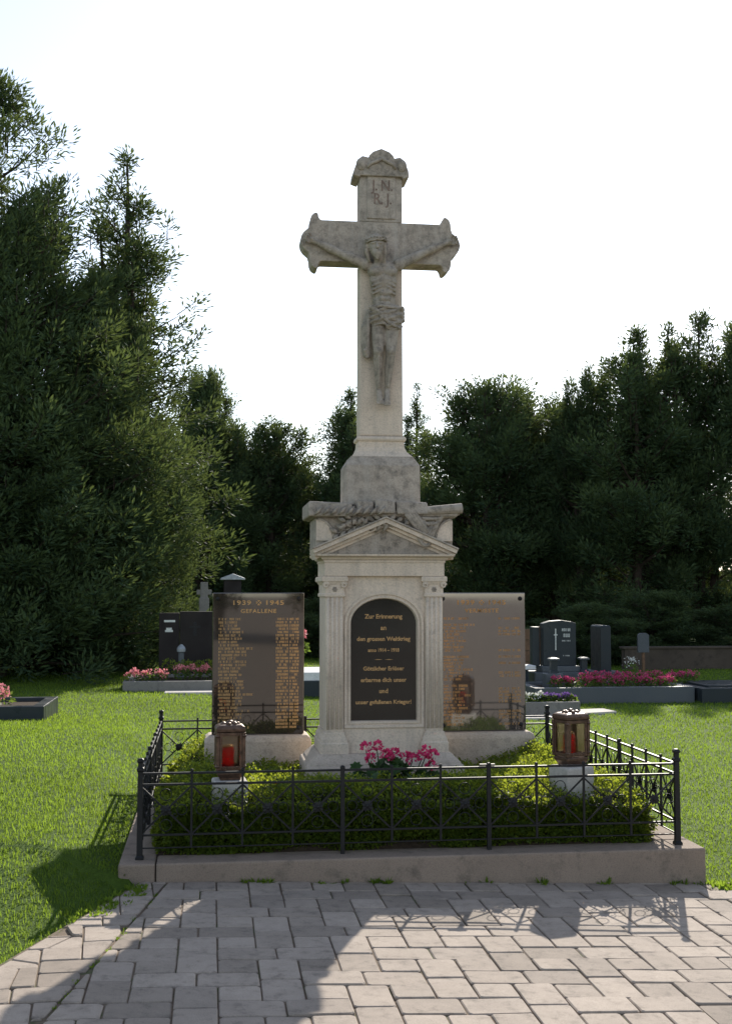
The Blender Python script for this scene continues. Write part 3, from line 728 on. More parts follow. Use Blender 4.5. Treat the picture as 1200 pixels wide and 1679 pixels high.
limb(tl, [(1.11,fgY-0.05,3.795),(1.19,fgY-0.085,3.80),(1.28,fgY-0.08,3.79),(1.35,fgY-0.03,3.80)], [0.012,0.012,0.012,0.013])
limb(tl, [(1.13,fgY-0.05,3.77),(1.20,fgY-0.088,3.715),(1.26,fgY-0.088,3.665),(1.33,fgY-0.05,3.645)], [0.011,0.012,0.012,0.010])
for k in range(4): tl.ball((1.345+0.004*(k%2), fgY-0.02+0.01*(k%2), 3.79-0.026*k), (0.024,0.024,0.018), 10, 7)
obj('loincloth_tail', fuse(tl, 0.0055, 'loincloth_tail', 1), M['lime_carve'], figo, smooth=True)

# ------------------------------------------------------------------ memorial tablets with rows of worn letters
def stroke_row(x0, x1, z, h, rnd, words, yf):
    """a row of small illegible letter strokes, split in words"""
    m = MB(); x = x0; lw = h*0.62; left = words[:]
    for wlen in words:
        for c in range(wlen):
            if x > x1: break
            t = h*0.19; k = rnd.randrange(5)
            if k != 4: m.box(x, x+t, yf, yf+0.0012, z, z+h)
            if k in (0,2,3): m.box(x+lw-t*1.6, x+lw-t*0.6, yf, yf+0.0012, z, z+h)
            if k in (1,2,4): m.box(x+t*1.05, x+lw-t*1.65, yf, yf+0.0012, z+h-t, z+h)
            if k in (0,1): m.box(x+t*1.05, x+lw-t*1.65, yf, yf+0.0012, z+h*0.45, z+h*0.45+t)
            if k in (1,3,4): m.box(x+t*1.05, x+lw-t*1.65, yf, yf+0.0012, z, z+t)
            x += lw*1.12
        x += lw*0.9
    return m
def tablet(x0, x1, yf, head, label, seed, worn):
    z0, z1 = 0.675, 1.745; xc = (x0+x1)/2; rnd = random.Random(seed)
    t = thing('memorial_tablet', label, 'memorial', (xc, yf+0.1, 0.35), 'memorial tablets beside the cross')
    bs = MB().rings(xc, yf+0.09, [(0.402,0.17,0.28),(0.402,0.17,0.625),(0.393,0.161,0.652),(0.372,0.142,0.668),(0.362,0.13,0.671)])
    obj('base', bs.mesh('base'), M['sand'], t, bevel=0.012, seg=3)
    sl = obj('slab', MB().box(x0, x1, yf, yf+0.075, z0, z1).mesh('slab'), M['granite_paled' if worn else 'granite'], t, bevel=0.005)  # right slab takes the mix paled for its reflection
    for bx in (x0+0.04, x1-0.04):
        for bz in (z1-0.045, z0+0.045):
            b = MB(); b.lathe(0, 0, [(0.017,0),(0.017,0.004),(0.011,0.009),(0.004,0.011)], 12)
            me = b.mesh('bolt'); me.transform(Matrix.Translation((bx, yf-0.0003, bz)) @ Matrix.Rotation(R(90), 4, 'X')); obj('bolt', me, M['iron'], sl, smooth=True)
    g = M['gilt2'] if worn else M['gold']
    def put(tx, z, width, hgt, xcc):
        me = text_mesh(tx, 0.06, 0.0008, 1.15, 0.0014); q = [v.co.x for v in me.vertices]; k = width/(max(q)-min(q)); qz = [v.co.z for v in me.vertices]
        kz = hgt/(max(qz)-min(qz)); zm = (max(qz)+min(qz))/2; xm = (max(q)+min(q))/2
        for v in me.vertices: v.co = Vector((xcc+(v.co.x-xm)*k, yf-0.0008+v.co.y, z+(v.co.z-zm)*kz))
        obj('inscription_line', me, g, sl)
    put('1939', z1-0.075, 0.135, 0.036, xc-0.125); put('1945', z1-0.075, 0.135, 0.036, xc+0.125)
    cr = MB()
    for an in range(4):
        c, s = math.cos(an*math.pi/2), math.sin(an*math.pi/2)
        q = [(0.004,0.0),(0.019,0.011),(0.019,-0.011)]
        pts = [(xc+px*c-pz*s, z1-0.075+px*s+pz*c) for px,pz in q]
        cr.prism_xz(pts, yf-0.0012, yf+0.001)
    obj('cross_emblem', cr.mesh('cross_emblem'), g, sl)
    put(head, z1-0.138, 0.27, 0.031, xc+0.0)
    n = 34; zz0 = z1-0.196; dz = (zz0 - (z0+0.055))/(n-1)
    for i in range(n):
        z = zz0 - i*dz - 0.012; h = 0.0172
        wds = [rnd.randint(5,9), rnd.randint(4,8)] + ([rnd.randint(4,7)] if rnd.random() < 0.12 else [])
        if worn and rnd.random() < 0.08: continue
        x = x0+0.047
        for wd in wds:
            obj('inscribed_word', stroke_row(x, x0+0.44, z, h, rnd, [wd], yf-0.0008).mesh('inscribed_word', fix=False), g, sl)
            x += (wd*1.12+0.9)*h*0.62
        if not worn or rnd.random() < 0.55:
            obj('inscribed_date', stroke_row(x1-0.215, x1-0.125, z, h, rnd, [8], yf-0.0008).mesh('inscribed_date', fix=False), g, sl)
            obj('inscribed_date', stroke_row(x1-0.110, x1-0.045, z, h, rnd, [6], yf-0.0008).mesh('inscribed_date', fix=False), g, sl)
    return t
tablet(0.008, 0.705, 9.15, 'GEFALLENE', 'polished dark granite memorial tablet left of the cross, headed GEFALLENE', 3, False)
tablet(1.745, 2.442, 9.15, 'VERMISSTE', 'reflecting granite memorial tablet right of the cross, its colour paled for the sheen, partly hidden by the pedestal', 9, True)

# ------------------------------------------------------------------ wrought iron fence
fence = thing('iron_fence', 'low black wrought iron fence with crossed bars around the memorial bed', 'fence', (1.22, 7.09, KT))
FX0, FX1, FY0, FY1 = -0.40, 2.84, 7.10, 9.95
def bar(m, p, q, a, b=None):
    """square bar between two points"""
    p, q = Vector(p), Vector(q); d = (q-p).normalized(); s = d.cross(Vector((0,0,1)))
    if s.length < 1e-3: s = Vector((1,0,0))
    s.normalize(); u = s.cross(d); b = b or a; vs = []
    for c in (p, q):
        for i, j in ((-1,-1),(1,-1),(1,1),(-1,1)): vs.append(c + s*a/2*i + u*b/2*j)
    return m.add(vs, [(0,1,2,3),(7,6,5,4),(0,4,5,1),(1,5,6,2),(2,6,7,3),(3,7,4,0)])
post_me = MB().rings(0, 0, [(0.024,0.024,0.0),(0.024,0.024,0.012),(0.017,0.017,0.022),(0.015,0.015,0.50),(0.021,0.021,0.506),(0.021,0.021,0.520),(0.014,0.014,0.526),(0.014,0.014,0.552),(0.019,0.019,0.558),(0.019,0.019,0.570),(0.010,0.010,0.578)]).mesh('post')
pick_me = MB().rings(0, 0, [(0.0065,0.0065,0.06),(0.0065,0.0065,0.495),(0.0085,0.0085,0.498),(0.0085,0.0085,0.508),(0.004,0.004,0.513)]).mesh('picket')
stand_me = MB().rings(0, 0, [(0.012,0.012,0.0),(0.0115,0.0115,0.495),(0.0135,0.0135,0.498),(0.0135,0.0135,0.508),(0.006,0.006,0.515)]).mesh('standard')
for x in (FX0, FX1):
    for y in (FY0, FY1):
        obj('post', post_me, M['iron'], fence, local=True, bevel=0.002).location = (x-1.22, y-7.09, 0)
def orn_meshes(bw_):
    """bay ornament, in local x,z: two diagonals, a leaf boss in the middle, four scroll rings"""
    zl, zh = 0.136, 0.418; zm = (zl+zh)/2; h = bw_/2
    d1 = MB(); bar(d1, (-h+0.006,0,zl+0.006), (h-0.006,0,zh-0.008), 0.007, 0.010)
    d2 = MB(); bar(d2, (-h+0.006,0.008,zh-0.008), (h-0.006,0.008,zl+0.006), 0.007, 0.010)
    ro = MB()
    for k in range(8):
        t = k*math.pi/4 + 0.39; c, s = math.cos(t), math.sin(t); L = 0.040 if k % 2 else 0.034
        ro.add([(0,-0.012,zm),(0.022*c-0.011*s,-0.010,zm+0.022*s+0.011*c),(L*c,-0.005,zm+L*s),(0.022*c+0.011*s,-0.010,zm+0.022*s-0.011*c),(0.018*c,0.014,zm+0.018*s)],
               [(0,3,2,1),(1,2,4),(2,3,4),(0,1,4),(0,4,3)])
    ro.ball((0,-0.012,zm),(0.012,0.008,0.012),8,6)
    sc = MB()
    for cx_, cz, r in ((0,zm+0.088,0.034),(0,zm-0.088,0.034),(-h*0.62,zm,0.030),(h*0.62,zm,0.030)):
        sc.tube([(cx_+r*math.cos(t), 0.002, cz+r*math.sin(t)) for t in np.linspace(0, 2*math.pi, 17)], 0.0028, 5, cap=False)
    for sx_ in (-1,1):
        for sz_ in (-1,1):
            sc.tube([(sx_*(h*0.36+0.016*math.cos(t)*(1-t/9)), 0.002, zm+sz_*(0.030+0.016*math.sin(t)*(1-t/9))) for t in np.linspace(0, 5.5, 14)], 0.0032, 5)
    return d1.mesh('diagonal_bar'), d2.mesh('diagonal_bar'), ro.mesh('leaf_boss'), sc.mesh('scrollwork')
def fence_side(p, q, nb, standards, skip_from=None):
    p, q = Vector(p), Vector(q); d = (q-p); L = d.length; d.normalize(); ang = math.atan2(d.y, d.x); bw_ = L/nb
    for zr, a, b in ((0.488,0.006,0.012),(0.424,0.014,0.013),(0.136,0.012,0.012),(0.062,0.006,0.008)):
        m = MB(); bar(m, (p.x+d.x*0.015,p.y+d.y*0.015,KT+zr),(q.x-d.x*0.015,q.y-d.y*0.015,KT+zr), a if zr != 0.488 else 0.018, b)
        obj('rail', m.mesh('rail'), M['iron'], fence, bevel=0.0012)
    oms = orn_meshes(bw_)
    for i in range(1, nb):
        c = p + d*bw_*i; o = obj('standard' if i in standards else 'picket', stand_me if i in standards else pick_me, M['iron'], fence, local=True)
        o.location = (c.x-1.22, c.y-7.09, 0); o.rotation_euler.z = ang
    for i in range(nb):
        c = p + d*bw_*(i+0.5)
        for nm, me in zip(('diagonal_bar','diagonal_bar','leaf_boss','scrollwork'), oms):
            o = obj(nm, me, M['iron'], fence, local=True); o.location = (c.x-1.22, c.y-7.09, 0); o.rotation_euler.z = ang
fence_side((FX0,FY0,0),(FX1,FY0,0), 11, (4,7)); fence_side((FX0,FY1,0),(FX1,FY1,0), 11, (4,7))
fence_side((FX0,FY0,0),(FX0,FY1,0), 11, (4,7)); fence_side((FX1,FY0,0),(FX1,FY1,0), 11, (4,7))
lm = MB().box(1.605,1.70,7.088,7.112,KT+0.498,KT+0.508); obj('gate_latch', lm.mesh('gate_latch'), M['iron'], fence, bevel=0.002)

# ------------------------------------------------------------------ grave lanterns, candles and their stone blocks
M['copper'] = plain_mat('weathered_bronze', (0.105,0.062,0.042), 0.4, 0.6, 0.5, 0.5, 35, 0.3)
def glass_mat():
    m, n, l, b = new_mat('rippled_amber_glass')
    b.inputs['Base Color'].default_value = (0.72,0.64,0.56,1); b.inputs['Roughness'].default_value = 0.34
    b.inputs['Transmission Weight'].default_value = 1.0; b.inputs['IOR'].default_value = 1.12
    tc = n.new('ShaderNodeTexCoord').outputs['Object']; v = noise(n, l, 160, 2, 0.5, tc)
    bp = n.new('ShaderNodeBump'); bp.inputs['Strength'].default_value = 0.35; bp.inputs['Distance'].default_value = 0.002
    l.new(v.outputs[0], bp.inputs['Height']); l.new(bp.outputs[0], b.inputs['Normal']); return m
M['glass'] = glass_mat()
def wax_mat():
    m, n, l, b = new_mat('red_candle_cup'); b.inputs['Base Color'].default_value = (0.62,0.035,0.03,1); b.inputs['Roughness'].default_value = 0.3
    t = n.new('ShaderNodeBsdfTranslucent'); t.inputs[0].default_value = (0.9,0.06,0.05,1)
    mx = n.new('ShaderNodeMixShader'); mx.inputs[0].default_value = 0.5; l.new(b.outputs[0], mx.inputs[1]); l.new(t.outputs[0], mx.inputs[2]); l.new(mx.outputs[0], n['Material Output'].inputs[0]); return m
M['wax'] = wax_mat(); M['wick'] = plain_mat('gold_lid', (0.55,0.38,0.16), 0.35, 0.8)
M['pale'] = stone_mat('pale_block', (0.46,0.43,0.39), (0.34,0.33,0.30), 0.3, bump=0.2, big=4)
def lantern(x, y, z, rz, w_, dlabel, clabel, blabel):
    g = thing('grave_lantern', dlabel, 'lantern', (x,y,z), 'grave lanterns on blocks'); g.rotation_euler.z = R(rz)
    h = w_/2; d = h*0.86; H = 0.345
    P_ = lambda nm, m, mt='copper', **k: obj(nm, m.mesh(nm), M[mt], g, local=True, **k)
    P_('foot', MB().rings(0,0,[(h*0.74,d*0.74,0.0),(h*0.74,d*0.74,0.012),(h*0.90,d*0.90,0.030),(h*0.96,d*0.96,0.036),(h*0.96,d*0.96,0.054),(h*0.88,d*0.88,0.060)]), bevel=0.003)
    for sx_ in (-1,1):
        for sy_ in (-1,1):
            m = MB().box(sx_*h*0.93-0.010, sx_*h*0.93+0.010, sy_*d*0.93-0.010, sy_*d*0.93+0.010, 0.060, 0.292)
            for zz in (0.085,0.27): m.ball((sx_*h*0.95, sy_*d*0.97, zz), (0.015,0.015,0.012), 8, 6)
            P_('corner_post', m, bevel=0.003)
    for sy_ in (-1,1):
        y_ = sy_*d*0.93; fr = MB(); t = 0.016; xi = h*0.93-0.0105
        fr.box(-xi, -xi+t, y_-0.005, y_+0.005, 0.062, 0.290); fr.box(xi-t, xi, y_-0.005, y_+0.005, 0.062, 0.290)
        fr.box(-xi+t, xi-t, y_-0.0045, y_+0.0045, 0.062, 0.086); fr.box(-xi+t, xi-t, y_-0.0045, y_+0.0045, 0.270, 0.290)
        for k in np.linspace(-0.6,0.6,5): fr.ball((k*xi, y_+sy_*0.004, 0.075), (0.008,0.005,0.007), 6, 5)
        f = P_('door_frame', fr, bevel=0.002)
        gl = MB().box(-xi+t, xi-t, y_-0.0015, y_+0.0015, 0.086, 0.270); obj('glass_pane', gl.mesh('glass_pane'), M['glass'], f, local=True)
    for sx_ in (-1,1):
        x_ = sx_*h*0.93; fr = MB(); t = 0.014; yi = d*0.93-0.0105
        fr.box(x_-0.005, x_+0.005, -yi, -yi+t, 0.062, 0.290); fr.box(x_-0.005, x_+0.005, yi-t, yi, 0.062, 0.290)
        fr.box(x_-0.0045, x_+0.0045, -yi+t, yi-t, 0.062, 0.086); fr.box(x_-0.0045, x_+0.0045, -yi+t, yi-t, 0.270, 0.290)
        f = P_('side_frame', fr, bevel=0.002)
        gl = MB().box(x_-0.0015, x_+0.0015, -yi+t, yi-t, 0.086, 0.270); obj('glass_pane', gl.mesh('glass_pane'), M['glass'], f, local=True)
    rf = P_('roof', MB().rings(0,0,[(h*0.98,d*0.98,0.2905),(h*1.04,d*1.04,0.297),(h*1.05,d*1.05,0.312),(h*0.98,d*0.98,0.326),(h*0.80,d*0.80,0.334),(h*0.55,d*0.55,0.338),(h*0.45,d*0.45,0.336)]), bevel=0.003)
    m = MB()
    for k in range(7):
        t = k*2*math.pi/7; m.ball((0.045*math.cos(t), 0.038*math.sin(t), 0.340), (0.017,0.016,0.011), 8, 6)
    m.ball((0,0,0.345),(0.022,0.020,0.016),10,8)
    obj('roof_ornament', m.mesh('roof_ornament'), M['copper'], rf, local=True, smooth=True)
    P_('door_knob', MB().ball((h*0.70,-d*0.93-0.010,0.165),(0.006,0.008,0.006),8,6), smooth=True)
    c = thing('candle', clabel, 'candle', (x-0.012*math.cos(R(rz)), y, z+0.0605), 'red candles in the lanterns')
    obj('candle_cup', MB().lathe(0,0,[(0.034,0),(0.037,0.006),(0.038,0.115),(0.036,0.130),(0.031,0.136)],20).mesh('candle_cup'), M['wax'], c, local=True, smooth=True)
    obj('candle_lid', MB().lathe(0,0,[(0.034,0.1365),(0.035,0.142),(0.020,0.148),(0.010,0.149)],20).mesh('candle_lid'), M['wick'], c, local=True, smooth=True)
    b = obj('lantern_block', MB().rings(0,0,[(0.105,0.10,-0.24),(0.105,0.10,-0.010),(0.097,0.092,-0.001)]).mesh('lantern_block'), M['pale'], bevel=0.006)
    b.location = (x,y,z-0.0005); b.rotation_euler.z = R(rz); tag(b, blabel, 'stone block', 'stone blocks under the lanterns')
lantern(0.120, 7.50, 0.598, 4, 0.172, 'square copper grave lantern in front of the left tablet', 'red candle inside the left copper lantern', 'low white stone block under the left copper lantern')
lantern(2.297, 7.50, 0.642, 20, 0.176, 'copper grave lantern turned sideways near the right fence', 'red candle inside the right copper lantern', 'pale grey stone block under the right copper lantern')

# ------------------------------------------------------------------ plants of the memorial bed
M['box_leaf'] = leaf_mat('box_leaf', (0.030,0.060,0.010), (0.085,0.125,0.018), (0.50,0.58,0.05), 0.43, 0.5, 0.2)
M['geran_leaf'] = leaf_mat('geranium_leaf', (0.02,0.055,0.016), (0.045,0.095,0.025), (0.12,0.25,0.03), 0.3)
M['pink'] = leaf_mat('carmine_petal', (0.50,0.02,0.10), (0.72,0.06,0.20), (0.85,0.08,0.25), 0.4, 0.6)
M['rose'] = leaf_mat('rose_petal', (0.62,0.16,0.20), (0.80,0.34,0.36), (0.9,0.35,0.38), 0.4, 0.6)
M['magenta'] = leaf_mat('magenta_petal', (0.38,0.03,0.10), (0.62,0.10,0.22), (0.7,0.10,0.25), 0.35, 0.6)
M['white_petal'] = leaf_mat('white_petal', (0.72,0.70,0.64), (0.85,0.84,0.80), (0.8,0.8,0.72), 0.3, 0.6)
M['violet'] = leaf_mat('violet_petal', (0.14,0.06,0.25), (0.28,0.13,0.42), (0.3,0.15,0.5), 0.3, 0.6)
M['bed_leaf'] = leaf_mat('bedding_leaf', (0.03,0.06,0.014), (0.07,0.115,0.025), (0.25,0.36,0.05), 0.35)
def wav(x, y, seed, f=6.0, n=7):
    r = np.random.default_rng(seed); o = 0
    for k in range(n):
        a = r.uniform(0, 2*np.pi); q = f*r.uniform(0.5, 2.2); o = o + np.sin(q*(x*np.cos(a)+y*np.sin(a)) + r.uniform(0, 6.28))
    return o/n
def hedge_top(x, y):
    z = 0.555 + 0.085*wav(x, y, 5, 5.0) + 0.07*wav(x, y, 6, 14.0)
    q = np.clip((y-7.85)/0.6, 0, 1); z = z - 0.11*q*q*(3-2*q)
    z = z + 0.14*np.exp(-((x+0.10)**2/0.06 + (y-9.2)**2/0.10)) + 0.06*np.exp(-((x-2.55)**2/0.05 + (y-9.0)**2/0.3))
    z = z - 0.10*np.exp(-((x-1.2)**2/0.5 + (y-7.95)**2/0.05))
    z = z + 0.01*np.exp(-((x-0.12)**2/0.02 + (y-7.36)**2/0.02)) - 0.06*np.exp(-((x-2.3)**2/0.03 + (y-7.36)**2/0.02))
    return z
HX0, HX1, HY0, HY1 = -0.27, 2.70, 7.235, 9.80
def blocked(x, y):
    b = (np.abs(x-MX) < 0.57) & (np.abs(y-MY) < 0.40)
    for c in (0.356, 2.093): b |= (np.abs(x-c) < 0.41) & (np.abs(y-9.24) < 0.19)
    b |= (np.abs(x-0.12) < 0.125) & (np.abs(y-7.50) < 0.12); b |= (np.abs(x-2.297) < 0.14) & (np.abs(y-7.50) < 0.13)
    return b
def edge_round(x, y):
    e = np.minimum(np.minimum(x-HX0, HX1-x), np.minimum(y-HY0, HY1-y)); return 0.13*np.exp(-np.clip(e,0,None)/0.06)
def bed_plants():
    P_, D_, N_, L_, T_ = [], [], [], [], []
    r = np.random.default_rng(21)
    # top surface, in little upright shoots
    n = 15000; x = r.uniform(HX0, HX1, n); y = r.uniform(HY0, HY1, n); k = ~blocked(x, y); x, y = x[k], y[k]
    z = hedge_top(x, y) - edge_round(x, y) - r.exponential(0.03, len(x)) + 0.01
    shoot = np.stack([x,y,z],1); sd = unit(np.stack([r.normal(0,0.5,len(x)), r.normal(0,0.5,len(x)), np.full(len(x),0.9)],1))
    for q in range(6):
        t = (q+0.5)/6; p = shoot + sd*(t-0.45)*0.075 + r.normal(0,0.006,shoot.shape)
        an = r.uniform(0,2*np.pi,len(p)); out = np.stack([np.cos(an),np.sin(an),np.full(len(p),0.35)],1)
        P_.append(p); D_.append(out*0.9+sd*0.5); N_.append(np.stack([r.normal(0,0.5,len(p)),r.normal(0,0.5,len(p)),np.ones(len(p))],1)); L_.append(r.uniform(0.016,0.028,len(p))); T_.append(r.uniform(0,1,len(p))*0.7+0.3*t)
    # faces
    def face(n, fx, fy, nrm):
        u = r.uniform(0,1,n); x, y = fx(u), fy(u); top = hedge_top(x, y)-0.06; z = 0.215 + (top-0.215)*r.uniform(0,1,n)
        dep = r.exponential(0.03, n) - 0.035 + 0.07*wav(u*3, z*3, 8, 9)
        p = np.stack([x,y,z],1) - np.array(nrm)*dep[:,None]; an = r.normal(0,1,(n,3))
        P_.append(p); D_.append(an*0.55+np.array(nrm)*0.6+np.array([0,0,-0.1])); N_.append(r.normal(0,0.6,(n,3))+np.array([0,0,1.0])+0.5*np.array(nrm)); L_.append(r.uniform(0.018,0.036,n)); T_.append(r.uniform(0,1,n))
    face(30000, lambda u: HX0+(HX1-HX0)*u, lambda u: np.full_like(u,HY0), (0,-1,0))
    face(17000, lambda u: np.full_like(u,HX0), lambda u: HY0+(HY1-HY0)*u, (-1,0,0))
    face(17000, lambda u: np.full_like(u,HX1), lambda u: HY0+(HY1-HY0)*u, (1,0,0))
    face(9000, lambda u: HX0+(HX1-HX0)*u, lambda u: np.full_like(u,HY1), (0,1,0))
    P_,D_,N_,L_,T_ = map(np.concatenate,(P_,D_,N_,L_,T_)); V,F = leaves(P_,D_,N_,L_,L_*0.62,0.05)
    return np_mesh('groundcover', V, F, T_)
tag(obj('groundcover', bed_plants(), M['box_leaf']), 'dense small-leaved evergreen ground cover filling the fenced bed', 'ground cover', kind='stuff')
# dark core added inside the ground cover to block light
cx_ = np.linspace(HX0+0.05, HX1-0.05, 70); cy_ = np.linspace(HY0+0.05, HY1-0.05, 62); a, b = np.meshgrid(cx_, cy_)
zt = np.where(blocked(a,b), 0.36, hedge_top(a,b)-edge_round(a,b)-0.075); V = np.stack([a.ravel(),b.ravel(),zt.ravel()],1)
ii = np.arange(len(V)).reshape(a.shape); F = [np.stack([ii[:-1,:-1].ravel(), ii[:-1,1:].ravel(), ii[1:,1:].ravel(), ii[1:,:-1].ravel()],1)]
base = len(V); ring = np.concatenate([ii[0,:], ii[1:,-1], ii[-1,-2::-1], ii[-2:0:-1,0]]); low = V[ring].copy(); low[:,2] = 0.16
V = np.concatenate([V, low]); m_ = len(ring); F.append(np.stack([ring, base+np.arange(m_), base+(np.arange(m_)+1)%m_, np.roll(ring,-1)],1))
M['dark_core'] = plain_mat('dark_core_fill', (0.022,0.026,0.010), 0.95, 0, 0.1, 0.5, 40, 0.8)
tag(obj('groundcover_core', np_mesh('groundcover_core', V, np.concatenate(F)), M['dark_core']), 'dark light-blocking core added inside the ground cover', 'ground cover', kind='stuff')

def blossom(m_list, c, rad, n, size, r, up=0.5):
    d = unit(r.normal(0,1,(n,3)) + np.array([0,0,up])); p = np.array(c) + d*rad*r.uniform(0.55,1.0,(n,1))*np.array([1,1,0.75])
    m_list.append((p, d + r.normal(0,0.6,(n,3)), d + r.normal(0,0.4,(n,3)), r.uniform(size*0.7,size*1.2,n)))
def cloud_mesh(name, parts, wid, r, bend=0.1):
    P_, D_, N_, L_ = (np.concatenate([p[i] for p in parts]) for i in range(4)); V, F = leaves(P_, D_, N_, L_, L_*wid, bend)
    return np_mesh(name, V, F, r.uniform(0,1,len(P_)))
# geranium in front of the pedestal
def geranium():
    r = np.random.default_rng(4)
    t = thing('geranium_plant', 'geranium with carmine pink flower heads in front of the pedestal', 'flower', (1.18, 7.86, 0.43))
    pts = []
    for k in range(150):
        c = np.array([r.normal(0.04,0.165), r.normal(-0.03,0.10), r.uniform(0.02,0.235)]); c[2] *= max(0.35, 1-abs(c[0])/0.55)
        an = r.uniform(0,6.28); nrm = unit(np.array([[r.normal(0,0.5), -0.35+r.normal(0,0.4), 1.0]]))[0]; e1 = np.cross(nrm, [math.cos(an),math.sin(an),0.1]); e1 /= np.linalg.norm(e1); e2 = np.cross(nrm, e1)
        q = np.linspace(0.4, 5.9, 7); d = np.outer(np.cos(q), e1) + np.outer(np.sin(q), e2) + nrm*0.15
        pts.append((np.repeat(c[None],7,0), d, np.repeat(nrm[None],7,0), np.full(7, r.uniform(0.035,0.055))))
    obj('foliage', cloud_mesh('foliage', pts, 0.85, r), M['geran_leaf'], t, local=True)
    heads = [(-0.165,0.30,0.05),(-0.105,0.32,0.045),(-0.055,0.265,0.05),(0.03,0.255,0.052),(0.095,0.245,0.045),(0.145,0.222,0.05),(0.235,0.268,0.055),(0.275,0.250,0.045),(0.195,0.245,0.045),(0.270,0.175,0.05),(-0.015,0.245,0.035),(-0.145,0.245,0.04)]
    for hx_, hz, rad in heads:
        y_ = r.uniform(-0.10,0.02); pl = []; blossom(pl, (hx_,y_,hz), rad*0.72, 46, 0.025, r)
        obj('flower_head', cloud_mesh('flower_head', pl, 0.8, r), M['pink'], t, local=True)
        obj('stem', MB().tube([(hx_*0.6, y_+0.03, 0.05),(hx_*0.85, y_+0.015, hz*0.6),(hx_,y_,hz-0.02)], 0.0035, 5).mesh('stem'), M['geran_leaf'], t, local=True)
geranium()

# ------------------------------------------------------------------ graves beyond the lawn
M['dgran'] = granite_mat('dark_blue_granite', (0.020,0.026,0.030), (0.06,0.07,0.08), 0.35, spec=0.3)
M['ggran'] = granite_mat('grey_granite', (0.075,0.082,0.088), (0.15,0.16,0.17), 0.5, 120, 0.3)
M['bgran'] = granite_mat('brown_black_granite', (0.016,0.0125,0.012), (0.035,0.03,0.028), 0.5, 120, 0.2)
M['conc'] = stone_mat('grave_concrete', (0.21,0.195,0.175), (0.12,0.11,0.10), 0.4, big=2)
M['wht'] = stone_mat('white_marble', (0.70,0.69,0.67), (0.5,0.5,0.48), 0.2, bump=0.1)
M['shaded_wall'] = stone_mat('shaded_brown_wall', (0.085,0.065,0.05), (0.04,0.032,0.025), 0.5, big=1)  # brown base darkened to hold the tree shade
M['silver'] = plain_mat('silver_letter', (0.45,0.47,0.48), 0.35, 0.5)
M['metal'] = plain_mat('dull_metal', (0.30,0.32,0.34), 0.5, 0.4)
M['wood'] = plain_mat('brown_wood', (0.16,0.09,0.05), 0.7, 0, 0.3, 0.4, 12)
M['path'] = stone_mat('pale_slab', (0.55,0.50,0.45), (0.36,0.33,0.29), 0.3, big=2)
def frame(name, x0, x1, y0, y1, zt, wd, mat, label, cat='grave kerb', fill=True, group=None):
    t = thing(name, label, cat, ((x0+x1)/2,(y0+y1)/2,0), group)
    for b_ in ((x0,x1,y0,y0+wd),(x0,x1,y1-wd,y1),(x0,x0+wd,y0+wd+0.004,y1-wd-0.004),(x1-wd,x1,y0+wd+0.004,y1-wd-0.004)):
        obj('kerb_stone', MB().box(*b_, -0.2, zt).mesh('kerb_stone'), M[mat], t, bevel=0.012)
    if fill: obj('soil', MB().box(x0+wd, x1-wd, y0+wd, y1-wd, -0.2, zt-0.05).mesh('soil'), M['soil'], t)
    return t
def bedding(label, loc, rad, hgt, mat, group, seed, cat='flower', petals=140, name='bedding_plant', psz=0.035):
    r = np.random.default_rng(seed); t = thing(name, label, cat, loc, group); pl = []; lf = []
    blossom(lf, (0,0,hgt*0.35), rad*0.9, 90, 0.06, r, 0.3); obj('foliage', cloud_mesh('foliage', lf, 0.6, r), M['bed_leaf'], t, local=True)
    for k in range(7):
        an = r.uniform(0,6.28); q = r.uniform(0,0.7)*rad; blossom(pl, (q*math.cos(an), q*math.sin(an), hgt*r.uniform(0.55,0.85)), rad*0.45, petals//7, psz, r)
    obj('blossoms', cloud_mesh('blossoms', pl, 0.8, r), M[mat], t, local=True); return t
frame('grave_border', -1.45, 0.95, 20.2, 22.0, 0.27, 0.16, 'conc', 'grey grave border with pink begonias beyond the left tablet')
st = thing('headstone', 'dark double headstone behind the begonia grave at the big conifer', 'headstone', (-0.2,22.25,0))
obj('slab', MB().box(-0.95,-0.585,22.2,22.36,0.22,1.37).mesh('slab'), M['bgran'], st, bevel=0.01); obj('slab', MB().box(-0.575,0.62,22.2,22.36,0.22,1.395).mesh('slab'), M['bgran'], st, bevel=0.01)
obj('base', MB().box(-1.0,0.7,22.1,22.45,-0.1,0.22).mesh('base'), M['bgran'], st, bevel=0.01)
for k, (a0,a1,zq) in enumerate(((-0.86,-0.66,1.22),(-0.82,-0.72,1.08),(-0.84,-0.70,1.04))):
    obj('inscription_line', MB().box(a0,a1,22.196,22.201,zq-0.02,zq+0.02).mesh('inscription_line'), M['silver'], st)
cr = MB().box(-0.33,-0.27,22.19,22.2,0.95,1.2).box(-0.40,-0.20,22.188,22.1995,1.09,1.13); obj('cross_relief', cr.mesh('cross_relief'), M['iron'], st)
ws = thing('grave_cross', 'small white stone grave cross, greyed for shade, above the dark double headstone', 'cross', (-0.15,24.1,0))
obj('upright', MB().rings(-0.15,24.05,[(0.11,0.08,0.0),(0.10,0.07,1.62),(0.075,0.06,1.66),(0.075,0.06,1.95)]).mesh('upright'), M['conc'], ws, bevel=0.015); obj('arm', MB().box(-0.30,0.0,24.0,24.1,1.70,1.80).mesh('arm'), M['conc'], ws, bevel=0.01)  # white cross given a grey tone to stand in for shade
rm = thing('roofed_marker', 'dark grave marker with pale metal roof above the left tablet', 'grave marker', (0.42,24.5,0))
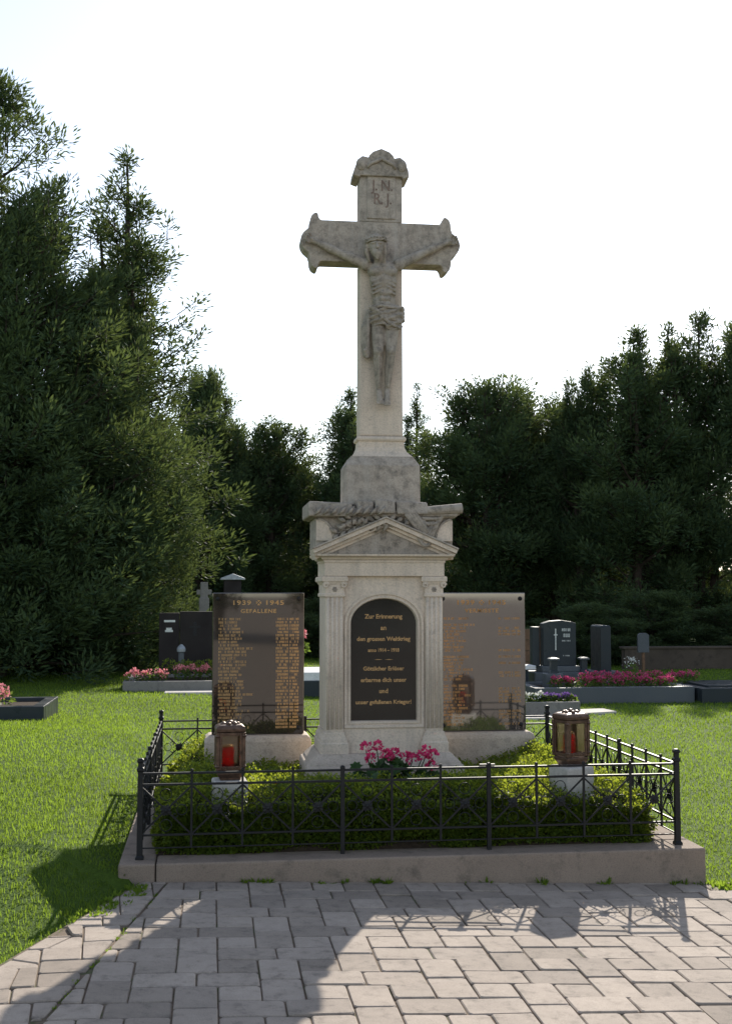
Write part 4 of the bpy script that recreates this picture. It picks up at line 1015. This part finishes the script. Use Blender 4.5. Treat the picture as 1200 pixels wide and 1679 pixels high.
obj('board', MB().box(0.24,0.60,24.45,24.58,0.0,2.0).mesh('board'), M['bgran'], rm, bevel=0.01)
obj('roof', MB().prism_xz([(0.16,2.00),(0.68,2.00),(0.66,2.04),(0.42,2.13),(0.18,2.04)], 24.38, 24.68).mesh('roof'), M['metal'], rm, bevel=0.01)
gl_ = thing('grave_light', 'little metal grave light in front of the dark double headstone', 'lantern', (-0.53,21.6,0.22))
obj('body', MB().lathe(0,0,[(0.055,0),(0.06,0.03),(0.05,0.05),(0.05,0.45),(0.06,0.47)],10).mesh('body'), M['ggran'], gl_, local=True); obj('lid', MB().lathe(0,0,[(0.075,0.472),(0.08,0.52),(0.06,0.56),(0.02,0.60)],10).mesh('lid'), M['metal'], gl_, local=True)
rs = np.random.default_rng(12); lf = []
for k in range(14): blossom(lf, (-0.72+k*0.085, 21.1+rs.uniform(-0.15,0.15), 0.42+rs.uniform(-0.05,0.08)), 0.14, 90, 0.045, rs)
tag(obj('low_shrub', cloud_mesh('low_shrub', lf, 0.5, rs), M['box_leaf']), 'bright green low shrub on the begonia grave below the headstone', 'shrub')
for k in range(3): bedding(['pink begonia at the outer corner of the left grave','pink begonia in the middle of three on the left grave','pink begonia nearest the left tablet of three in front'][k], (-1.30+0.235*k,20.45,0.22), 0.125, 0.24, 'rose', 'begonias on the left grave', 40+k)
for k in range(5): bedding('pink begonia in the rear row on the left grave, beside the tablet edge', (-0.52+0.22*k,20.75,0.24), 0.13, 0.28, 'rose', 'rear begonias on the left grave', 50+k)
tag(obj('path_slab', MB().box(-0.75,1.2,19.72,20.12,-0.1,0.125).mesh('path_slab'), M['path'], bevel=0.01), 'pale flat slab along the begonia grave left of the tablet', 'slab')
frame('grave_border', -4.2, -2.04, 15.2, 16.6, 0.345, 0.15, 'dgran', 'dark granite grave border on the lawn at the left edge')
bedding('tall pink begonia on the dark grave at the left edge', (-2.62,15.62,0.28), 0.17, 0.30, 'rose', None, 61, petals=170)
frame('grave_border', 0.98, 2.75, 19.8, 21.4, 0.28, 0.14, 'dgran', 'dark grave border seen between left tablet and pedestal')
tag(obj('grave_slab', MB().box(1.02,2.70,19.86,21.3,0.281,0.42).mesh('grave_slab'), M['wht'], bevel=0.01), 'white cover slab on the grave between tablet and pedestal', 'slab')
rp = thing('rose_plant', 'pink flower on a tall stem between left tablet and pedestal', 'flower', (1.58,21.6,0.0))
rs = np.random.default_rng(13); pl = []; blossom(pl, (0.02,0,1.0), 0.09, 60, 0.07, rs); obj('blossom', cloud_mesh('blossom', pl, 0.8, rs), M['rose'], rp, local=True)
pl = []; blossom(pl, (0,0,0.75), 0.16, 120, 0.08, rs); obj('foliage', cloud_mesh('foliage', pl, 0.6, rs), M['bed_leaf'], rp, local=True); obj('stem', MB().tube([(0,0,-0.1),(0,0,0.5),(0.02,0,0.95)],0.012,5).mesh('stem'), M['bed_leaf'], rp, local=True)
# right hand graves
hr = thing('headstone', 'dark blue granite headstone with silver lettering right of the right tablet', 'headstone', (6.2,20.9,0))
obj('slab', MB().prism_xz([(5.86,0.44),(6.46,0.44),(6.46,1.20),(6.38,1.225),(6.20,1.25),(6.0,1.235),(5.90,1.205),(5.86,1.19)], 20.72, 20.95).mesh('slab'), M['dgran'], hr, bevel=0.01)
obj('side_panel', MB().box(5.70,5.83,20.85,21.05,0.42,1.13).mesh('side_panel'), M['dgran'], hr, bevel=0.01)
obj('base', MB().box(5.64,6.60,20.5,21.1,-0.1,0.34).mesh('base'), M['ggran'], hr, bevel=0.015); obj('plinth', MB().box(5.80,6.50,20.6,21.05,0.341,0.441).mesh('plinth'), M['ggran'], hr, bevel=0.01)
for a0,a1,zq,hh in ((6.20,6.36,1.08,0.05),(6.23,6.34,0.98,0.06),(6.20,6.36,0.885,0.025),(6.22,6.34,0.62,0.02)):
    obj('inscription_line', stroke_row(a0, a1, zq-hh/2, hh, random.Random(int(a0*100+zq*77)), [9], 20.7165).mesh('inscription_line', fix=False), M['silver'], hr)
obj('cross_relief', MB().box(6.075,6.095,20.715,20.722,0.72,1.10).box(6.05,6.12,20.714,20.7215,0.98,1.0).mesh('cross_relief'), M['silver'], hr)
for x_, lb in ((5.72,'short stone grave light left of the blue granite headstone'),(6.56,'short stone grave light right of the blue granite headstone')):
    y_ = 20.35; z_ = 0.342 if x_ > 6 else 0.39
    gl_ = thing('grave_light', lb, 'lantern', (x_, 20.62 if x_ > 6 else 19.62, z_), 'grave lights at the blue headstone')
    obj('body', MB().rings(0,0,[(0.075,0.075,0),(0.07,0.07,0.03),(0.055,0.055,0.05),(0.055,0.055,0.21),(0.07,0.07,0.215)]).mesh('body'), M['dgran'], gl_, local=True, bevel=0.004)
    obj('lid', MB().rings(0,0,[(0.088,0.088,0.216),(0.085,0.085,0.245),(0.03,0.03,0.262)]).mesh('lid'), M['ggran'], gl_, local=True, bevel=0.004)
tag(obj('stone_pedestal', MB().rings(5.70,19.62,[(0.15,0.15,-0.1),(0.14,0.14,0.38),(0.12,0.12,0.389)]).mesh('stone_pedestal'), M['ggran'], bevel=0.01), 'square granite pedestal under the left grave light', 'pedestal')
frame('grave_border', 5.20, 7.90, 18.9, 20.3, 0.20, 0.16, 'ggran', 'long grey granite grave border with magenta flowers')
frame('grave_border', 7.96, 10.6, 18.75, 20.2, 0.18, 0.16, 'dgran', 'dark granite grave border at the right edge of the lawn')
tag(obj('grave_slab', MB().box(8.14,10.4,18.93,20.02,0.10,0.215).mesh('grave_slab'), M['dgran'], bevel=0.01), 'polished dark cover slab at the right edge', 'slab')
for k in range(13): bedding('magenta bedding flower in the front row of the long granite grave', (5.62+0.165*k+0.03*math.sin(k*2.3),19.2+0.05*math.sin(k*1.7),0.15), 0.12, 0.22, 'magenta', 'front magenta flowers on the long grave', 70+k, petals=105)
for k in range(11): bedding('magenta bedding flower in the rear row of the long granite grave', (6.35+0.19*k,19.85+0.06*math.sin(k*2.1),0.15), 0.13, 0.25, 'magenta', 'rear magenta flowers on the long grave', 90+k, petals=105)
sl = thing('stele', 'slim dark grave stele with pale edge right of the blue headstone', 'headstone', (7.25,21.6,0))
obj('slab', MB().rings(7.24,21.7,[(0.10,0.30,0.29),(0.10,0.30,1.11),(0.08,0.28,1.135)]).mesh('slab'), M['dgran'], sl, bevel=0.01); obj('base', MB().box(6.98,7.50,21.3,22.1,-0.1,0.289).mesh('base'), M['ggran'], sl, bevel=0.01)
mk = thing('grave_marker', 'small pale marker board on a post under the right trees', 'grave marker', (8.18,22,0))
obj('board', MB().prism_xz([(8.07,0.60),(8.29,0.60),(8.29,0.93),(8.24,0.97),(8.12,0.97),(8.07,0.93)],21.97,22.03).mesh('board'), M['ggran'], mk, bevel=0.006); obj('post', MB().box(8.155,8.205,21.975,22.025,-0.1,0.599).mesh('post'), M['wood'], mk)
bedding('small potted flower beside the slim stele', (7.72,21.4,0.15), 0.16, 0.45, 'white_petal', None, 120, petals=70)
frame('flower_trough', 4.30, 5.31, 16.85, 17.35, 0.165, 0.07, 'conc', 'low concrete flower trough with white and purple flowers', 'planter')
for k in range(4): bedding('white bedding flower in the concrete trough', (4.42+0.125*k,17.08,0.12), 0.09, 0.16, 'white_petal', 'white flowers in the trough', 130+k)
for k in range(5): bedding('purple bedding flower in the concrete trough', (4.84+0.10*k,17.1,0.12), 0.075, 0.15, 'violet', 'purple flowers in the trough', 140+k, petals=80)
tag(obj('path_slab', MB().add([(5.1,17.0,-0.1),(6.0,17.28,-0.1),(5.95,17.75,-0.1),(5.3,17.6,-0.1),(5.1,17.0,-0.022),(6.0,17.28,-0.022),(5.95,17.75,-0.022),(5.3,17.6,-0.022)],[(0,3,2,1),(4,5,6,7),(0,1,5,4),(1,2,6,5),(2,3,7,6),(3,0,4,7)]).mesh('path_slab'), M['path'], bevel=0.005), 'pale stepping slab on the grass behind the right lantern', 'slab')
tag(obj('path_slab', MB().box(3.6,5.09,16.45,16.83,-0.1,-0.015).mesh('path_slab'), M['path'], bevel=0.005), 'pale slab strip in front of the flower trough', 'slab')
bh = thing('grave_bench', 'white slab on dark supports beside the blue headstone', 'bench', (5.3,20.5,0))
obj('seat', MB().box(4.7,5.62,20.35,20.8,0.40,0.47).mesh('seat'), M['wht'], bh, bevel=0.01); obj('support', MB().box(4.8,5.5,20.42,20.72,-0.1,0.399).mesh('support'), M['dgran'], bh)
sp_ = thing('board_panel', 'purple brown wooden board panel behind the right tablet', 'panel', (6.4,24,0))
for k in range(4): obj('board', MB().box(5.6,6.75,24.0,24.05,0.10+0.225*k,0.315+0.225*k).mesh('board'), M['wood'], sp_)
for x_ in (5.62,6.70): obj('post', MB().box(x_,x_+0.06,24.051,24.11,-0.1,1.05).mesh('post'), M['wood'], sp_)
wl_ = thing('boundary_wall', 'low brownish boundary wall under the trees at the right', 'wall', (12,27,0)); 
obj('wall', MB().box(9.6,24,27.0,27.25,-0.2,0.42).mesh('wall'), M['shaded_wall'], wl_); obj('coping', MB().box(9.55,24.05,26.96,27.29,0.421,0.47).mesh('coping'), M['shaded_wall'], wl_, bevel=0.01)

# ------------------------------------------------------------------ conifers
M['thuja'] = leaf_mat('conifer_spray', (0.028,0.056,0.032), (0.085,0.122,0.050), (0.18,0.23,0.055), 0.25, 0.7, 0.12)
M['bark'] = plain_mat('conifer_bark', (0.05,0.037,0.028), 0.9, 0, 0.2, 0.4, 9, 0.7)
def conifer(seed, H, Rm, base, leaders, nl, nt, nleaf, prof, tuft, ll, lw, elev=(15,55)):
    """crown of upright leafy tufts set along the limbs; trunk with one or more leaders"""
    r = np.random.default_rng(seed); tr = MB(); C_, O_, S_, B_ = [], [], [], []
    stems = []
    for dx, dy, h in leaders:
        pts = [Vector((dx*t**0.8 + 0.06*math.sin(5*t+dx), dy*t**0.8 + 0.06*math.cos(4*t+dy), h*H*t)) for t in np.linspace(0, 1, 12)]
        tr.tube([(0.15*(p.x) if i == 0 else p.x, p.y, p.z-(0.3 if i == 0 else 0)) for i, p in enumerate(pts)], [0.0125*H*h*(1-t)**0.8+0.008 for t in np.linspace(0,1,12)], 8)
        stems.append((pts, h))
    ga = 0; wts = np.array([h**2 for _, h in stems]); wts = wts/wts.sum()
    for i in range(nl):
        pts, h = stems[r.choice(len(stems), p=wts)]
        for _ in range(20):
            t = r.uniform(0, 1)
            if r.uniform() < 0.30 + 0.70*prof(t): break
        zf = base/h + (1-base/h)*t; k = min(10.999, zf*11); p0 = np.array(pts[int(k)].lerp(pts[int(k)+1], k-int(k)))
        ga += 2.399 + r.normal(0, 0.5); el = R(elev[0] + (elev[1]-elev[0])*t + r.normal(0, 10))
        L = max(Rm*prof(t)*r.uniform(0.55, 1.08), 0.06*Rm)
        d = np.array([math.cos(ga)*math.cos(el), math.sin(ga)*math.cos(el), math.sin(el)])
        m = max(2, int(nt*(0.4+0.6*L/Rm))); s = np.clip(r.uniform(0.25, 1.0, m)**0.65, 0, 1); s[0] = 1.0
        c = p0 + d*L*s[:,None] + r.normal(0,1,(m,3))*(0.16*L+0.05)*np.array([1,1,0.8])*(1.05-0.5*s)[:,None]; c[:,2] += 0.12*L*s**2
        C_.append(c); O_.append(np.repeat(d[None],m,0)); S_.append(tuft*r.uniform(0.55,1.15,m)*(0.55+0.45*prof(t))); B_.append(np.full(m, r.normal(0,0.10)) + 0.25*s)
        if L > 0.25*Rm: tr.tube([tuple(p0), tuple(p0+d*L*0.45), tuple(p0+d*L*0.85+np.array([0,0,0.10*L]))], [0.022*L+0.008, 0.013*L+0.006, 0.005], 5)
    for pts, h in stems:                                  # tufts round each top
        m = int(nt*4.0); s = r.uniform(0.70,0.995,m); k = np.minimum(10.999, s*11); a_ = np.array([tuple(p) for p in pts]); i_ = k.astype(int); f_ = (k-i_)[:,None]
        C_.append(a_[i_]*(1-f_) + a_[i_+1]*f_ + r.normal(0,1,(m,3))*(tuft*1.1*(1.02-s)/0.25)[:,None]*np.array([1,1,0.3])); O_.append(np.repeat(np.array([[0,0,1.0]]),m,0)); S_.append(tuft*r.uniform(0.45,0.8,m)); B_.append(np.full(m,0.15))
    C_,O_,S_,B_ = map(np.concatenate,(C_,O_,S_,B_))
    rep_ = np.maximum(6,(nleaf*(S_/tuft)**1.6)).astype(int); id_ = np.repeat(np.arange(len(C_)), rep_); n = len(id_)
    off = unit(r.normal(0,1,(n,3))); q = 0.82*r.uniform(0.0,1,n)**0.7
    for c, o_, z_ in zip(C_, O_, S_):                    # branchlet that carries each tuft
        e = o_*0.55 + np.array([0,0,0.75]); tr.tube([tuple(c - o_*z_*1.3 - np.array([0,0,0.25*z_])), tuple(c + e*z_*0.55)], [0.012, 0.004], 3, cap=False)
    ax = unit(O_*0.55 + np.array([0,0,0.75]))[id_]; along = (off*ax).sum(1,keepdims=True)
    sz = S_[id_][:,None]; p = C_[id_] + (off + ax*along*0.75)*sz*q[:,None]
    p[:,2] -= 0.25*sz[:,0]*np.clip(-along[:,0],0,1)
    D = off*1.0 + ax*0.85 + r.normal(0,0.28,(n,3)); Ln = r.uniform(0.6,1.35,n)*ll
    V,F = leaves(p, D, r.normal(0,1,(n,3)), Ln, Ln*lw/ll, 0.06)
    return np_mesh('crown', V, F, np.clip(0.12 + B_[id_] + 0.25*q + 0.15*along[:,0] + r.normal(0,0.16,n), 0, 1)), tr.mesh('trunk', fix=False)  # tint rises towards limb ends and the outer, upper side of tufts
cone = lambda t: (1-t)**0.8*min(1.0, 0.6+t*3.0) + 0.05
dome = lambda t: math.sqrt(max(0, 1-(max(0,t-0.2)/0.8)**2.4))*min(1.0, 0.55+t*2.0)*0.95 + 0.08
colm = lambda t: (1-t**3.0)*min(1.0, 0.6+t*2.5)*0.92 + 0.10
slm = lambda t: (1-t)**0.7*min(1, 0.5+2*t) + 0.06
protos = {
 'broad': conifer(101, 12.5, 3.5, 0.0, [(0,0,1.0),(0.9,0.4,0.84),(-0.8,-0.5,0.90),(0.3,-0.9,0.74),(1.5,-0.3,0.64)], 340, 9, 165, cone, 0.42, 0.125, 0.030, (0,48)),
 'slim':  conifer(102, 11.5, 1.9, 0.04, [(0,0,1.0),(0.5,0.1,0.88),(-0.45,0.2,0.80)], 190, 6, 125, slm, 0.29, 0.11, 0.028, (5,50)),
 'dome':  conifer(103, 8.4, 2.0, 0.13, [(0,0,0.95),(0.8,0.2,0.92),(-0.85,0.1,0.91),(0.1,-0.6,0.94),(0.4,0.6,0.9),(-0.4,0.5,0.88)], 180, 6, 140, dome, 0.36, 0.13, 0.036, (5,55)),
 'tops':  conifer(104, 9.6, 1.7, 0.13, [(0,0,0.97),(0.85,0.1,0.93),(-0.9,0.2,0.88),(0.35,-0.6,0.91)], 185, 6, 125, colm, 0.34, 0.125, 0.034, (8,58)),
 'loose': conifer(105, 8.5, 1.5, 0.14, [(0,0,0.95),(0.6,0.2,0.92),(-0.6,-0.1,0.90),(0.1,0.5,0.88)], 125, 6, 125, dome, 0.31, 0.125, 0.034, (5,55)),
}
def tree(kind, x, y, top, rx, rz, label, group=None, H0={'broad':12.5,'slim':11.5,'dome':8.4,'tops':9.6,'loose':8.5}, R0={'broad':3.5,'slim':1.9,'dome':2.0,'tops':1.7,'loose':1.5}):
    t = thing('conifer_tree', label, 'tree', (x,y,float(ground(x))-0.03), group); t.rotation_euler.z = R(rz)
    s = rx/R0[kind]; t.scale = (s, s, (top-float(ground(x)))/H0[kind])
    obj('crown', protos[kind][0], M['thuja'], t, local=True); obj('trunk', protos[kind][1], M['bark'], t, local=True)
    return t
G1, G2 = 'conifers on the left', 'conifers in the back row'
tree('broad', -4.45, 24.8, 12.5, 4.5, 20, 'huge dark conifer filling the left edge of the lawn', G1)
tree('slim', -2.15, 27.8, 11.9, 3.1, 130, 'tall thin conifer with loose pointed top right of the huge one', G1)
tree('broad', -2.2, 25.6, 8.6, 2.4, 200, 'bushy lower conifer reaching out over the begonia grave', G1)
tree('dome', -4.0, 23.7, 5.4, 2.4, 80, 'low dark bushy conifer at the foot of the huge one', G1)
tree('dome', -0.2, 40.0, 9.1, 1.9, 15, 'conifer in the row just right of the big left trees', G2)
tree('loose', 2.1, 41.0, 7.9, 2.0, 60, 'lower round-topped conifer above the left tablet', G2)
tree('tops', 4.6, 40.0, 8.7, 1.9, 100, 'conifer with its tip touching the left of the cross shaft', G2)
tree('slim', 7.6, 44.0, 9.5, 1.9, 200, 'thin see-through conifer just right of the cross shaft', G2)
tree('dome', 8.7, 37.0, 8.5, 2.6, 240, 'broad dome-shaped conifer with dark trunks right of the cross', G2)
tree('loose', 11.0, 38.0, 8.3, 2.3, 20, 'round-topped conifer between the dome-shaped one and the tall pair', G2)
tree('loose', 11.35, 35.2, 8.9, 1.3, 140, 'narrow conifer leaning against the left of the many-topped one', G2)
tree('tops', 12.6, 34.0, 9.7, 2.5, 75, 'tall many-topped conifer in the right background', G2)
tree('tops', 14.5, 34.0, 10.3, 2.2, 190, 'tallest conifer of the right background', G2)
tree('loose', 16.1, 33.0, 10.4, 1.9, 310, 'conifer cut by the right edge of the picture', G2)
for k, (x_, y_, tp_, rx_, kd) in enumerate(((-3.5,47,7.2,2.8,'dome'),(0.9,47,6.8,2.3,'dome'),(3.6,48,6.6,2.2,'loose'),(6.2,48,6.4,2.2,'loose'),(10.2,47,6.0,2.2,'loose'),(13.6,46,7.0,2.2,'dome'),(17.0,45,7.4,2.4,'dome'),(18.6,35,9.5,2.0,'tops'),(-8.8,31,10.5,3.6,'broad'))):
    tree(kd, x_, y_, tp_, rx_, 37*k, 'dark conifer of the second row, seen only through gaps of the first', 'conifers in the second row')
tree('dome', 4.3, -19.0, 8.5, 2.6, 50, 'unseen conifer added to darken the black plaque', 'added conifers behind the viewer')  # unseen trees put behind the viewer to darken the stone reflections
tree('loose', 0.3, -24.0, 8.5, 1.3, 150, 'slim unseen conifer added to darken the left tablet', 'added conifers behind the viewer')
for k, (x_, y_, h_, r_) in enumerate(((9.6,29.5,1.5,1.5),(11.7,30.2,1.8,1.6),(13.9,29.4,1.5,1.6),(16.2,30.0,1.9,1.7),(18.6,29.8,1.7,1.7),(6.9,31.0,1.4,1.3),(3.4,33.0,1.6,1.6),(0.6,32.0,1.6,1.5))):  # shrubs added to cover bright grass and darken the strip under the trees
    t = thing('shrub', 'dark shrub added to darken the ground below the back row of conifers', 'shrub', (x_,y_,float(ground(x_))-0.55), 'shrubs under the back row'); t.rotation_euler.z = 0.7*k; t.scale = (r_/2.0, r_/2.0, (h_+0.55)/8.4)
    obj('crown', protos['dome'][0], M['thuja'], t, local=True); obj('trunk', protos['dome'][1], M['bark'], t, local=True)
# dark hedge added as filler to block the bright horizon
def hedge(name, x0, x1, y0, y1, h, n, label, seed):
    r = np.random.default_rng(seed); t = thing(name, label, 'hedge', ((x0+x1)/2,(y0+y1)/2,0))
    u = r.uniform(0,1,n); v = r.uniform(0,1,n); f = r.uniform(0,1,n); top = f > 0.62; d_ = 0.12*wav(u*40, v*4, seed, 3)
    x = x0+(x1-x0)*u; z = np.where(top, h, h*v) + np.where(top, d_, 0); y = np.where(top, y0+(y1-y0)*v, y0 + d_ + r.exponential(0.06,n))
    P_ = np.stack([x,y,z],1); V,F = leaves(P_, r.normal(0,1,(n,3))+np.array([0,-0.3,0.5]), r.normal(0,1,(n,3)), r.uniform(0.10,0.2,n), r.uniform(0.05,0.08,n))
    obj('foliage', np_mesh('foliage', V, F, r.uniform(0,0.8,n)), M['thuja'], t); obj('hedge_core', MB().box(x0,x1,y0+0.15,y1-0.1,-0.2,h-0.12).mesh('hedge_core'), M['dark_core'], t)
hedge('filler_hedge', -14, 26, 50, 51.6, 2.5, 60000, 'long dark hedge added behind the trees to hide the bright horizon', 31)

# ------------------------------------------------------------------ grass blades
M['blade'] = leaf_mat('grass_blade', (0.040,0.080,0.012), (0.105,0.155,0.028), (0.36,0.52,0.045), 0.46, 0.65, 0.15)
Ga, Gb = np.array([-0.369,6.935]), np.array([-0.895,5.428])
def on_lawn(x, y, r):
    """true where grass grows: off the paving, kerb, graves"""
    d = (Ga-Gb)/np.linalg.norm(Ga-Gb); side = (x-Gb[0])*d[1]-(y-Gb[1])*d[0]
    edge = side + 0.07*wav(x, y, 77, 9.0) + r.normal(0, 0.03, len(x))
    ok = (edge < 0) & (x < 1)
    ok |= (y > KF + 0.02*wav(x, y, 78, 20.0)) & ((x < KX0-0.005) | (x > KX1+0.005) | (y > KY1+0.005))
    for a, b, c, d_ in ((-1.45,0.95,20.2,22.0),(-4.2,-2.04,15.2,16.6),(0.98,2.75,19.8,21.4),(5.2,7.9,18.9,20.3),(7.96,10.6,18.75,20.2),(4.3,5.31,16.85,17.35),(3.6,5.09,16.45,16.83),(-0.75,1.2,19.72,20.12),(5.15,5.95,17.15,17.62)):
        ok &= ~((x > a) & (x < b) & (y > c) & (y < d_))
    return ok
def grass(n, r0, r1, seed):
    r = np.random.default_rng(seed)
    rad = r0*(r1/r0)**(r.uniform(0,1,n)**0.8); an = R(7.36) + R(25)*r.uniform(-1,1,n)
    x, y = rad*np.sin(an), rad*np.cos(an); k = on_lawn(x, y, r); x, y, rad = x[k], y[k], rad[k]; n = len(x)
    hs = (0.030 + 0.012*wav(x, y, 79, 3.0))*r.uniform(0.6,1.35,n)*np.clip(0.8+rad/40,0.8,1.3); wd = 0.0020 + 0.00034*rad
    az = r.uniform(0,2*np.pi,n); ln = r.uniform(0.15,0.95,n)
    b = np.stack([x,y,lawn_height(x,y)-0.014],1); d = np.stack([np.cos(az),np.sin(az),np.zeros(n)],1); s_ = np.stack([-np.sin(az),np.cos(az),np.zeros(n)],1)*(wd/2)[:,None]
    tw = r.normal(0,0.6,n); s_ = s_*np.cos(tw)[:,None] + d*(wd/2*np.sin(tw))[:,None]
    mid = b + d*(hs*ln*0.35)[:,None] + np.array([0,0,1])*(hs*0.62)[:,None]; tip = b + d*(hs*ln)[:,None] + np.array([0,0,1])*(hs*(1-0.30*ln))[:,None]
    V = np.stack([b-s_, b+s_, mid+s_*0.8, mid-s_*0.8, tip+s_*0.12, tip-s_*0.12],1).reshape(-1,3)
    i = np.arange(n)[:,None]*6; F = np.concatenate([i+np.array([[0,1,2,3]]), i+np.array([[3,2,4,5]])]); t = np.clip(r.uniform(0,1,n)*0.6+0.45*wav(x,y,80,1.6)+0.25*wav(x,y,81,7.0)+0.2,0,1)
    return np_mesh('grass', V, F, np.concatenate([t,t]))
tag(obj('grass', grass(380000, 4.4, 34, 55), M['blade']), 'short green grass of the cemetery lawn', 'grass', kind='stuff')
# weeds in the paving joints and along the kerb
def tufts():
    r = np.random.default_rng(66); P_, D_, L_, N_ = [], [], [], []
    spots = []
    for t in np.linspace(0.02, 1.0, 34):
        if r.uniform() < 0.5: p = L1a + (L1b-L1a)*t; spots.append((p[0]+r.normal(0,0.006), p[1]+r.normal(0,0.02), r.uniform(0.008,0.02), int(r.uniform(12,45)), 0.018))
    for x in (0.20,0.27,0.33,0.62,0.70,0.78,0.95,1.02,1.5,1.62,1.95,2.30,2.33,2.75,2.82,2.9,2.95,2.99): spots.append((x, KY0-0.012, r.uniform(0.008,0.03), int(r.uniform(15,60)), r.uniform(0.02,0.055)))
    for k in range(26): spots.append((r.uniform(-0.2,2.6), r.uniform(4.7,6.9), 0.008, 8, 0.012))
    for k in range(22): t_ = r.uniform(0,0.5); spots.append((-0.37-0.5*t_+r.normal(0,0.05), 6.90-1.4*t_+r.normal(0,0.05), 0.03, 30, 0.034))
    for k in range(14): spots.append((r.uniform(2.95,3.3), r.uniform(6.80,6.98), 0.03, 30, 0.05))
    for x, y, rad, n, ln in spots:
        a_ = r.uniform(0,6.28,n); q = rad*np.sqrt(r.uniform(0,1,n)); px = x+q*np.cos(a_)*(0.5 if ln < 0.035 else 1); py = y+q*np.sin(a_)*1.3
        py = np.minimum(py, KY0-0.002) if (x > KX0) else py
        P_.append(np.stack([px,py,np.maximum(lawn_height(px,py),ground(px))+0.004],1)); D_.append(np.stack([np.cos(a_)*0.6,np.sin(a_)*0.6,np.full(n,0.8)],1)+r.normal(0,0.25,(n,3))); N_.append(r.normal(0,1,(n,3))); L_.append(r.uniform(0.5,1.2,n)*ln)
    P_,D_,N_,L_ = map(np.concatenate,(P_,D_,N_,L_)); V,F = leaves(P_,D_,N_,L_,L_*0.28,0.1); return np_mesh('joint_weeds', V, F, r.uniform(0,1,len(P_)))
tag(obj('joint_weeds', tufts(), M['blade']), 'little weeds growing in the paving joints and along the kerb', 'weeds', kind='stuff')
